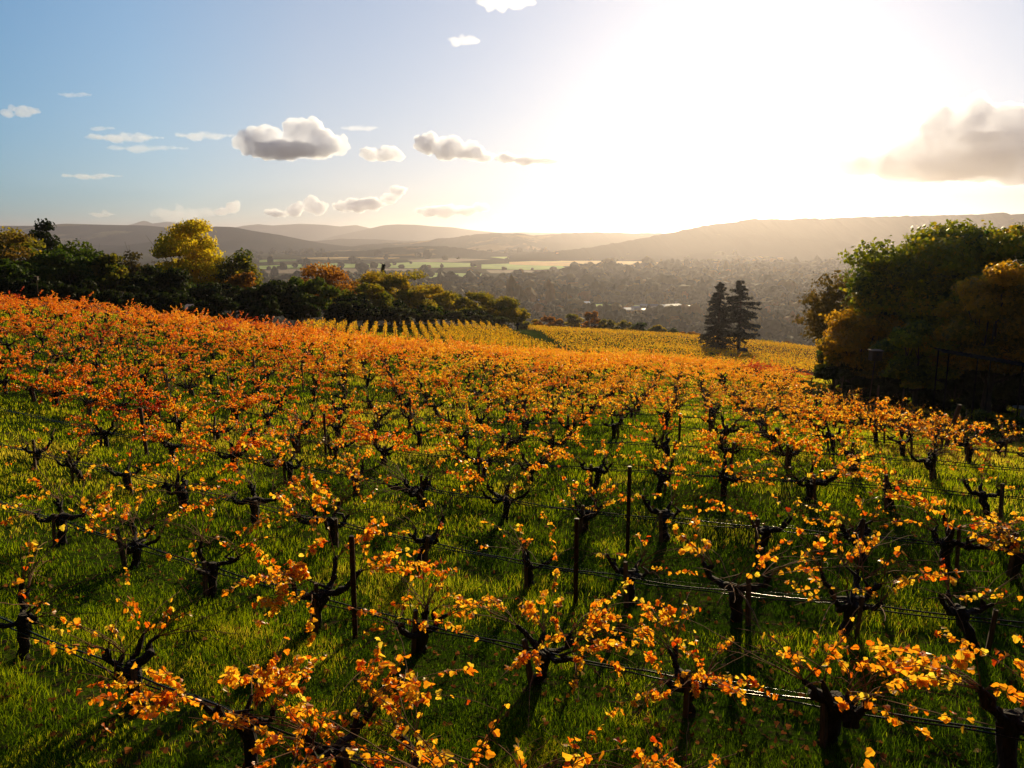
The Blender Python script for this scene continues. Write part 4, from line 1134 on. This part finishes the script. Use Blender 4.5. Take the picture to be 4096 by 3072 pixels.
# block 1: rows running away from the viewer, just past the old vines
tops = [(681,712),(703,713),(725,713),(748,714),(771,715),(794,716),(814,717),(834,718),(853,719),(872,720),(890,721),(908,722),(925,723),(942,724),(958,724),(974,725),(990,725),(1006,726),(1022,727),(1038,728),(1054,729),(1070,730),(1086,731)]
for j, (px, py) in enumerate(tops):
    t = j / (len(tops) - 1.)
    Yf = 112 + 38 * t
    P1 = pt(px, py, Yf)
    dirv = np.array([.15 + .20 * 0, -1.0]); dirv /= np.linalg.norm(dirv)
    Y0_ = 96 + 5 * t
    L = (P1[1] - Y0_) / -dirv[1]
    P0 = P1[:2] + dirv * L
    # stop where the old vines begin
    trellis_row(P0, P1[:2], 1.95, g5, "upright yellow trellised vine row, %s from left below the dark treeline" % ordn(j + 1), "upright trellised rows below the treeline", dens=22, width=.16, size=.16)
# block 2: the lower vineyard block
CA, CB = pt(1150, 735, 150)[:2], pt(1130, 712, 225)[:2]
j = 0
for Yr in np.arange(128, 246, 3.3):
    xl = np.interp(Yr, [128, 150, 165, 225, 245], [14., pt(1215,738,150)[0], pt(1195,730,165)[0], pt(1140,712,225)[0], pt(1140,712,245)[0]])
    xr = np.interp(Yr, [128, 170, 245], [62, 78, 92])
    A = (xl, Yr); B = (xr, Yr - (xr - xl) * .10)
    j += 1
    trellis_row(np.array(A), np.array(B), 1.5, g5, "low golden vine row across the lower block, %s nearest" % ordn(j), "vine rows of the lower block", dens=13, width=.4, size=.24)

# ------------------------------------------------------------------ nest boxes on poles
def nest_box(px_top, py_top, px_base, py_base, box_px, label, Y=None):
    B = ground_at(px_base, py_base) if Y is None else np.r_[pt(px_base, py_base, Y)[:2], 0]
    B[2] = Tz(B[0], B[1])
    Yb = B[1]; Tt = pt(px_top, py_top, Yb); H = Tt[2] - B[2]; dx = Tt[0] - B[0]
    s = box_px * Yb / F_PX
    e = empty("nest_box", B, label, "nest box")
    MB().tube([(0,0,-.3),(dx*.5,0,(H-s)*.5),(dx,0,H-s)], [.035,.03,.03], 8).build("pole", M_WOODPOST, e)
    b = MB(); b.box((dx, 0, H - s * .5), (s, s * .9, s)); 
    b.build("box", M_BOXWOOD, e)
    MB().box((dx, 0, H + .015), (s * 1.18, s * 1.15, .03)).build("lid", noise_mat("lid_paint", (.2,.13,.1), (.3,.2,.16), 3, .9, 0, spec=.1), e)
    MB().tube([(dx, -s*.45 - .004, H - s*.35), (dx, -s*.45 - .012, H - s*.35)], [s*.13, s*.13], 12).build("entrance_hole", M_GLASSDARK, e)
nest_box(1892, 757, 1876, 868, 22, "dark wooden nest box with pale lid on a pole beside the right trees", Y=50)
nest_box(78, 598, 85, 655, 7, "small pale nest box on a tall thin pole at far left", Y=84)

# ------------------------------------------------------------------ shelter, tables and shrubs under the right trees
def shelter():
    Y = 44; e_loc = pt(2140, 880, Y); e_loc[2] = Tz(e_loc[0], e_loc[1])
    e = empty("shelter", e_loc, "low open shelter with a grey corrugated roof on thin posts under the right trees", "shelter")
    zt = pt(2060, 770, Y)[2] - e_loc[2]
    A = pt(2040, 762, Y + 4) - e_loc; Bp = pt(2260, 800, Y - 3) - e_loc
    n = 40; V = []; 
    for i in range(n + 1):
        t = i / n
        for v in (0, 1):
            p = A * (1 - t) + Bp * t + np.array([.3, 1.9, .05]) * v
            p = p + np.array([0, 0, .035 * (i % 2)]); V.append(p)
    V = np.array(V); m = len(V); V2 = V - np.array([0, 0, .03])
    F = [(2*i, 2*i+1, 2*i+3, 2*i+2) for i in range(n)] + [(m+2*i, m+2*i+2, m+2*i+3, m+2*i+1) for i in range(n)]
    F += [(2*i, 2*i+2, m+2*i+2, m+2*i) for i in range(n)] + [(2*i+1, m+2*i+1, m+2*i+3, 2*i+3) for i in range(n)] + [(0,m,m+1,1),(2*n,2*n+1,m+2*n+1,m+2*n)]
    mesh_obj("roof", np.concatenate([V, V2]), np.array(F), M_ROOFSHEET, e)
    for t, v in ((.06,.05),(.5,.05),(.94,.05),(.06,.95),(.5,.95),(.94,.95)):
        p = A * (1 - t) + Bp * t + np.array([.3, 1.9, .05]) * v
        gz = Tz(e_loc[0] + p[0], e_loc[1] + p[1]) - e_loc[2]
        MB().box((p[0], p[1], (p[2] - .03 + gz - .2) / 2), (.06, .06, p[2] - .03 - gz + .2)).build("post", M_ROOFSHEET, e)
shelter()
def table(px, py, Y, w_px, label):
    P = pt(px, py, Y); gz = Tz(P[0], P[1]); h = .75; r = w_px * .5 * Y / F_PX
    # stand it where its top meets the line of sight
    e = empty("round_table", (P[0], P[1], gz), label, "table", "round tables in the shade")
    b = MB(); b.tube([(0,0,h-.04),(0,0,h)], [r, r], 28); b.tube([(0,0,h),(0,0,h+.012)], [r*.985, r*.975], 28); b.build("tabletop", M_STONE, e)
    MB().tube([(0,0,-.05),(0,0,.1),(0,0,h-.1),(0,0,h-.04)], [r*.45, .09, .09, r*.35], 12).build("pedestal", M_STONE, e)
for px, py, w, lab in [(2140, 872, 52, "round pale stone table in the shade under the shelter"), (2208, 892, 40, "second pale round table at the right frame edge")]:
    G = ground_at(px, py + 12)
    table(px, py, G[1], w, lab)
for k_, (px, py, w, h, lab) in enumerate([(2128,925,44,40,"green shrub in front of the round stone table"),(2072,905,34,30,"dark shrub left of the round table"),(2190,930,30,30,"small shrub at the right frame edge")]):
    G = ground_at(px, py)
    tree(px, py - h, py, G[1], w, M_RIGHTTREE, lab, "shrub", 2600, size=.09, lobes=12, trunk_frac=.1, seed=500 + k_, group="shrubs near the tables", cat="shrub", tint0=.15)
# little shed roof in the dark at left
def hut():
    P = pt(423, 668, 100); gz = Tz(P[0], P[1]); e = empty("hut", (P[0], P[1], gz), "small low hut with a pale roof edge in the dark treeline", "hut")
    H = 1.9; MB().box((0, 0, H / 2 - .1), (2.6, 2.2, H)).build("wall", M_BOXWOOD, e)
    MB().add([(-1.6,-1.4,H-.1),(1.6,-1.4,H-.1),(1.6,1.4,H+.25),(-1.6,1.4,H+.25),(-1.6,-1.4,H),(1.6,-1.4,H),(1.6,1.4,H+.35),(-1.6,1.4,H+.35)], [(0,3,2,1),(4,5,6,7),(0,1,5,4),(1,2,6,5),(2,3,7,6),(3,0,4,7)]).build("roof", noise_mat("hut_roof", (.3,.2,.17), (.4,.28,.22), 3, .5, 0), e)
hut()

# ------------------------------------------------------------------ grass, weeds and fallen leaves
def wedge(n, r0, r1, g, pw=1.0):
    az = g.uniform(radians(-36), radians(36), n)
    r = r0 * (r1 / r0) ** (g.uniform(size=n) ** pw)
    return r * np.sin(az) / cos(.0), r * np.cos(az), r
def grass():
    g = np.random.default_rng(1)
    N = 600000
    x, y, r = wedge(N, 4.6, 125, g, 1.15)
    z = T(x, y)
    patch = fbm(np.stack([x / 2.3, y / 2.3], -1), 3, 31)
    patch2 = fbm(np.stack([x / .7, y / .7], -1), 2, 33)
    # keep bare earth at the right and thin it under trees
    A_, B_ = ground_at(1850, 850), ground_at(2212, 945)
    dx, dy = (B_ - A_)[:2]; L = math.hypot(dx, dy); nx, ny = -dy / L, dx / L
    if ny < 0: nx, ny = -nx, -ny
    side = (x - A_[0]) * nx + (y - A_[1]) * ny
    keep = ~((side > .5 + 2.5 * (patch - .5)) & (x > 23))
    keep &= g.uniform(size=N) < .55 + .9 * (patch2 - .25)
    rr = (y + math.tan(TH) * x - ROW_0) / ROW_S; rd = np.abs(rr - np.round(rr)) * ROW_S * cos(TH)
    keep &= ~((rd < .32) & (r < 40) & (patch2 > .46) & (g.uniform(size=N) < .8))
    x, y, z, r, patch, patch2 = [a[keep] for a in (x, y, z, r, patch, patch2)]
    n = len(x)
    h = (.040 + .10 * patch ** 1.2 + .04 * g.uniform(size=n) + .05 * (patch2 - .4)) * (1 + r / 120)
    h = np.maximum(h, .03)
    w = .0038 * np.maximum(1, r / 7.) * g.uniform(.7, 1.3, n)
    w = np.minimum(w, .09)
    a = g.uniform(0, 2 * pi, n); lean = g.uniform(.1, .9, n) * h
    b = g.uniform(0, 2 * pi, n)
    side_ = np.stack([np.cos(a), np.sin(a), np.zeros(n)], -1) * (w * .5)[:, None]
    ld = np.stack([np.cos(b), np.sin(b), np.zeros(n)], -1)
    P = np.stack([x, y, z - .01], -1)
    mid = P + ld * (lean * .28)[:, None] + np.array([0, 0, 1]) * (h * .6)[:, None]
    tip = P + ld * lean[:, None] + np.array([0, 0, 1]) * h[:, None]
    V = np.stack([P - side_, P + side_, mid + side_ * .8, mid - side_ * .8, tip], 1).reshape(-1, 3)
    i = np.arange(n) * 5
    Fq = np.stack([i, i + 1, i + 2, i + 3], -1); Ft = np.stack([i + 3, i + 2, i + 4], -1)
    dry = fbm(np.stack([x / 1.6, y / 1.6], -1), 3, 55)
    big = fbm(np.stack([x / 7., y / 7.], -1), 3, 91)
    tint = np.clip(.15 + .6 * (patch - .4) + 1.3 * (big - .5) + g.normal(0, .16, n) + np.clip((r - 12) / 55, 0, .42) - .22 * np.clip((12 - r) / 5, 0, 1) + (dry > .62) * g.uniform(0, .8, n), 0, 1)  # blades painted darker near the camera and yellower far off, imitating shade and backlight
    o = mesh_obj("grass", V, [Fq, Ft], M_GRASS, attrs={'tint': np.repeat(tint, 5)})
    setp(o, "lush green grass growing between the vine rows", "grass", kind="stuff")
grass()
def weeds():
    g = np.random.default_rng(2)
    N = 90000
    x, y, r = wedge(N, 4.6, 30, g, 1.5)
    pt_ = fbm(np.stack([x / 1.4, y / 1.4], -1), 3, 71)
    k = pt_ > .47; x, y, r = x[k], y[k], r[k]; n = len(x)
    z = T(x, y) + g.uniform(.01, .10, n)
    R = rand_rot(n, g); R = R * np.array([1, 1, .5])[None, :, None]
    s = g.uniform(.02, .045, n) * np.maximum(1, r / 12)
    q = np.array([(-.5,0,0),(0,-.42,.05),(.5,0,0),(0,.42,.05)])
    V = np.stack([x, y, z], -1)[:, None] + np.einsum('nij,kj->nki', R, q) * s[:, None, None]
    o = mesh_obj("weeds", V.reshape(-1, 3), np.arange(n * 4).reshape(n, 4), M_WEED, attrs={'tint': np.repeat(np.clip(g.normal(.45, .25, n), 0, 1), 4)})
    setp(o, "small leafy weeds and clover spread through the foreground grass", "weeds", kind="stuff")
weeds()
def litter():
    g = np.random.default_rng(3)
    x, y, r = wedge(3800, 5, 30, g, 1.1)
    xb, yb = [], []
    for _ in range(5200):
        px, py = g.uniform(1930, 2260), g.uniform(895, 990); d = ray(px, py); G = ground_at(px, py, 10, 80) if _ % 13 == 0 else None
        if G is not None: xb.append(G[0]); yb.append(G[1])
    base = np.stack([np.repeat(xb, 14), np.repeat(yb, 14)], -1) + g.normal(0, .8, (len(xb) * 14, 2))
    x = np.r_[x, base[:, 0]]; y = np.r_[y, base[:, 1]]; n = len(x)
    z = T(x, y) + g.uniform(.01, .07, n)
    V, F, ti = leaf_cloud(np.stack([x, y, z], -1), .075, g, lo=False, lit=True)
    o = mesh_obj("fallen_leaves", V, F, M_LITTER, attrs={'tint': ti})
    setp(o, "brown fallen leaves scattered over the grass and bare earth", "leaves", kind="stuff")
litter()

# ------------------------------------------------------------------ clouds
def cloud(name, blobs, Y, label, dens, seed, thick=.7):
    """blobs: (picture x, y, radius px x, radius px z)"""
    C = np.array([pt(a, b, Y) for a, b, _, _ in blobs]); o3 = C.mean(0)
    k = Y / F_PX
    BV, BF = ico(3); Vs, Fs = [], []; base = 0
    g = np.random.default_rng(seed)
    allb = []
    for (c, (_, _, rx, rz)) in zip(C, blobs):
        allb.append((c - o3, rx * k, rz * k))
        for _ in range(7):
            a = g.uniform(-.1, 1.1) * pi; s = g.uniform(.35, .55)
            allb.append((c - o3 + np.array([cos(a) * rx * k * .75, g.uniform(-.5, .5) * rx * k, sin(a) * rz * k * .75]), rx * k * s, rz * k * s))
    for (c, rx, rz) in allb:
        V = BV * np.array([rx, rx * thick, rz]) + c
        Vs.append(V); Fs.append(BF + base); base += len(BV)
    o = mesh_obj(name, np.concatenate(Vs), np.concatenate(Fs), None)
    o.location = o3
    wpx = max(b[0] + b[2] for b in blobs) - min(b[0] - b[2] for b in blobs)
    vs = max(.9, wpx / 200.) * k
    r = o.modifiers.new("skin", 'REMESH'); r.mode = 'VOXEL'; r.voxel_size = vs
    for q, (sz, st) in enumerate(((.16, .12), (.06, .045))):
        tex = bpy.data.textures.new("puff", 'CLOUDS'); tex.noise_scale = sz * wpx * k; tex.noise_depth = 3
        if q == 1:
            r2 = o.modifiers.new("skin", 'REMESH'); r2.mode = 'VOXEL'; r2.voxel_size = vs
        d = o.modifiers.new("puff", 'DISPLACE'); d.texture = tex; d.texture_coords = 'LOCAL'; d.strength = st * min(wpx, 380) * k; d.mid_level = .5
    r3 = o.modifiers.new("skin", 'REMESH'); r3.mode = 'VOXEL'; r3.voxel_size = vs
    m, n, l, out = mat("cloud_vapour")
    v = n.new("ShaderNodeVolumePrincipled"); v.inputs['Color'].default_value = (.86, .90, 1.0, 1)
    v.inputs['Density'].default_value = dens / k; v.inputs['Anisotropy'].default_value = .5
    l.new(v.outputs[0], out.inputs['Volume'])
    o.data.materials.append(m)
    setp(o, label, "cloud", "clouds over the valley")
CY = 7000
def wisp(x0, x1, y, h, Y, label, dens, seed):
    g = np.random.default_rng(seed + 50); m = int(6 + (x1 - x0) / 7)
    bl = []
    for i in range(m):
        t = g.uniform(); e = 1 - abs(2 * t - 1) ** 2
        bl.append((x0 + (x1 - x0) * t, y + g.normal(0, h * .45) * e, g.uniform(3, 9) + (x1 - x0) * .04, (.35 + g.uniform(.3, 1.0) * e) * h * .6))
    cloud("cloud", bl, Y, label, dens, seed, thick=1.5)
cloud("cloud", [(535,312,26,22),(570,300,34,28),(610,318,40,20),(655,295,38,36),(700,308,34,26),(735,318,20,20),(640,326,80,16),(585,318,44,20),(680,316,44,24)], CY, "large grey cumulus cloud with bright edges left of centre", .07, 1)
cloud("cloud", [(800,334,22,12),(835,334,26,14),(862,340,14,8)], CY, "small flat cloud just right of the large cumulus", .09, 2)
cloud("cloud", [(925,312,28,20),(965,320,32,22),(1010,330,30,18),(1045,340,22,10)], CY, "ragged grey-pink cloud above the centre of the valley", .11, 3)
cloud("cloud", [(1095,342,26,8),(1145,346,34,8),(1190,348,22,6)], CY, "long thin cloud trailing right of the ragged cloud", .09, 4)
cloud("cloud", [(1780,360,42,18),(1850,355,50,24),(1920,350,56,30),(1985,325,56,56),(2050,312,64,70),(2098,278,50,58),(2150,312,66,68),(2200,300,56,56),(2190,372,80,24),(2090,372,90,24),(2120,340,110,44),(1960,362,70,20),(2180,330,80,60)], 6500, "huge towering cloud bank at the right frame edge", .05, 5)
cloud("cloud", [(740,446,20,10),(775,444,24,14),(810,442,22,12),(838,430,16,12),(858,415,14,12),(872,408,8,6)], 9000, "low cloud rising to a point on its right above the mountains", .12, 6)
cloud("cloud", [(592,461,22,6),(640,452,18,14),(672,444,18,16),(690,450,18,14)], 9000, "puffy low cloud above the middle mountains", .11, 7)
cloud("cloud", [(480,458,14,8),(500,450,14,12),(512,442,8,8)], 9000, "small low cloud right of the yellow tree", .09, 8)
cloud("cloud", [(925,458,20,9),(960,455,24,12),(1000,456,24,10),(1040,450,18,10)], 9000, "faint low cloud above the centre ridge", .11, 9)
wisp(195, 335, 297, 7, CY, "thin wispy streak cloud at upper left", 0.0193, 10)
wisp(392, 505, 293, 6, CY, "thin streak touching the left side of the large cumulus", 0.0165, 11)
wisp(0, 78, 243, 12, CY, "small white cloud at the left frame edge", 0.022, 12)
wisp(150, 258, 380, 4, CY, "tiny streak cloud low at the left", 0.022, 13)
wisp(972, 1035, 87, 9, CY, "tiny white wisp high above the centre", 0.0165, 14)
wisp(1035, 1155, 6, 14, CY, "white wisp touching the top frame edge", 0.0193, 15)
wisp(745, 820, 277, 5, CY, "faint streak above the right side of the large cumulus", 0.011, 16)
wisp(132, 195, 205, 4, CY, "faint thin streak high at the upper left", 0.0138, 17)
wisp(196, 255, 278, 4, CY, "short faint streak above the wispy streak at upper left", 0.0138, 20)
wisp(240, 390, 320, 5, CY, "faint low streak left of the large cumulus", 0.011, 21)
wisp(200, 240, 463, 7, 9000, "tiny grey cloud just above the left hills", 0.0275, 22)
wisp(1070, 1130, 468, 8, 9000, "faint low cloud right of the centre ridge clouds", 0.0165, 23)
wisp(320, 470, 462, 12, 9000, "pale low cloud bank behind the yellow tree", 0.0165, 24)
cloud("cloud", [(1700,360,14,5)], CY, "tiny grey cloud beside the sun's glare", .05, 18)

# ------------------------------------------------------------------ haze
def haze():
    b = MB(); top, bot = 262.0, FLOOR - 8
    b.box((0, 12000, (top + bot) / 2), (62000, 56000, top - bot))
    m, n, l, out = mat("haze_air")
    v = n.new("ShaderNodeVolumePrincipled")
    v.inputs['Color'].default_value = (1.0, .76, .62, 1)
    v.inputs['Density'].default_value = 3.7e-5
    v.inputs['Anisotropy'].default_value = .74
    v2 = n.new("ShaderNodeVolumePrincipled")
    v2.inputs['Color'].default_value = (.35, .6, 1.0, 1)
    v2.inputs['Density'].default_value = 2.6e-5
    v2.inputs['Anisotropy'].default_value = 0
    ad = n.new("ShaderNodeAddShader")
    l.new(v.outputs[0], ad.inputs[0]); l.new(v2.outputs[0], ad.inputs[1])
    l.new(ad.outputs[0], out.inputs['Volume'])
    o = b.build("haze", m)
    setp(o, "pale sunlit haze filling the valley air", "haze", kind="stuff")
haze()
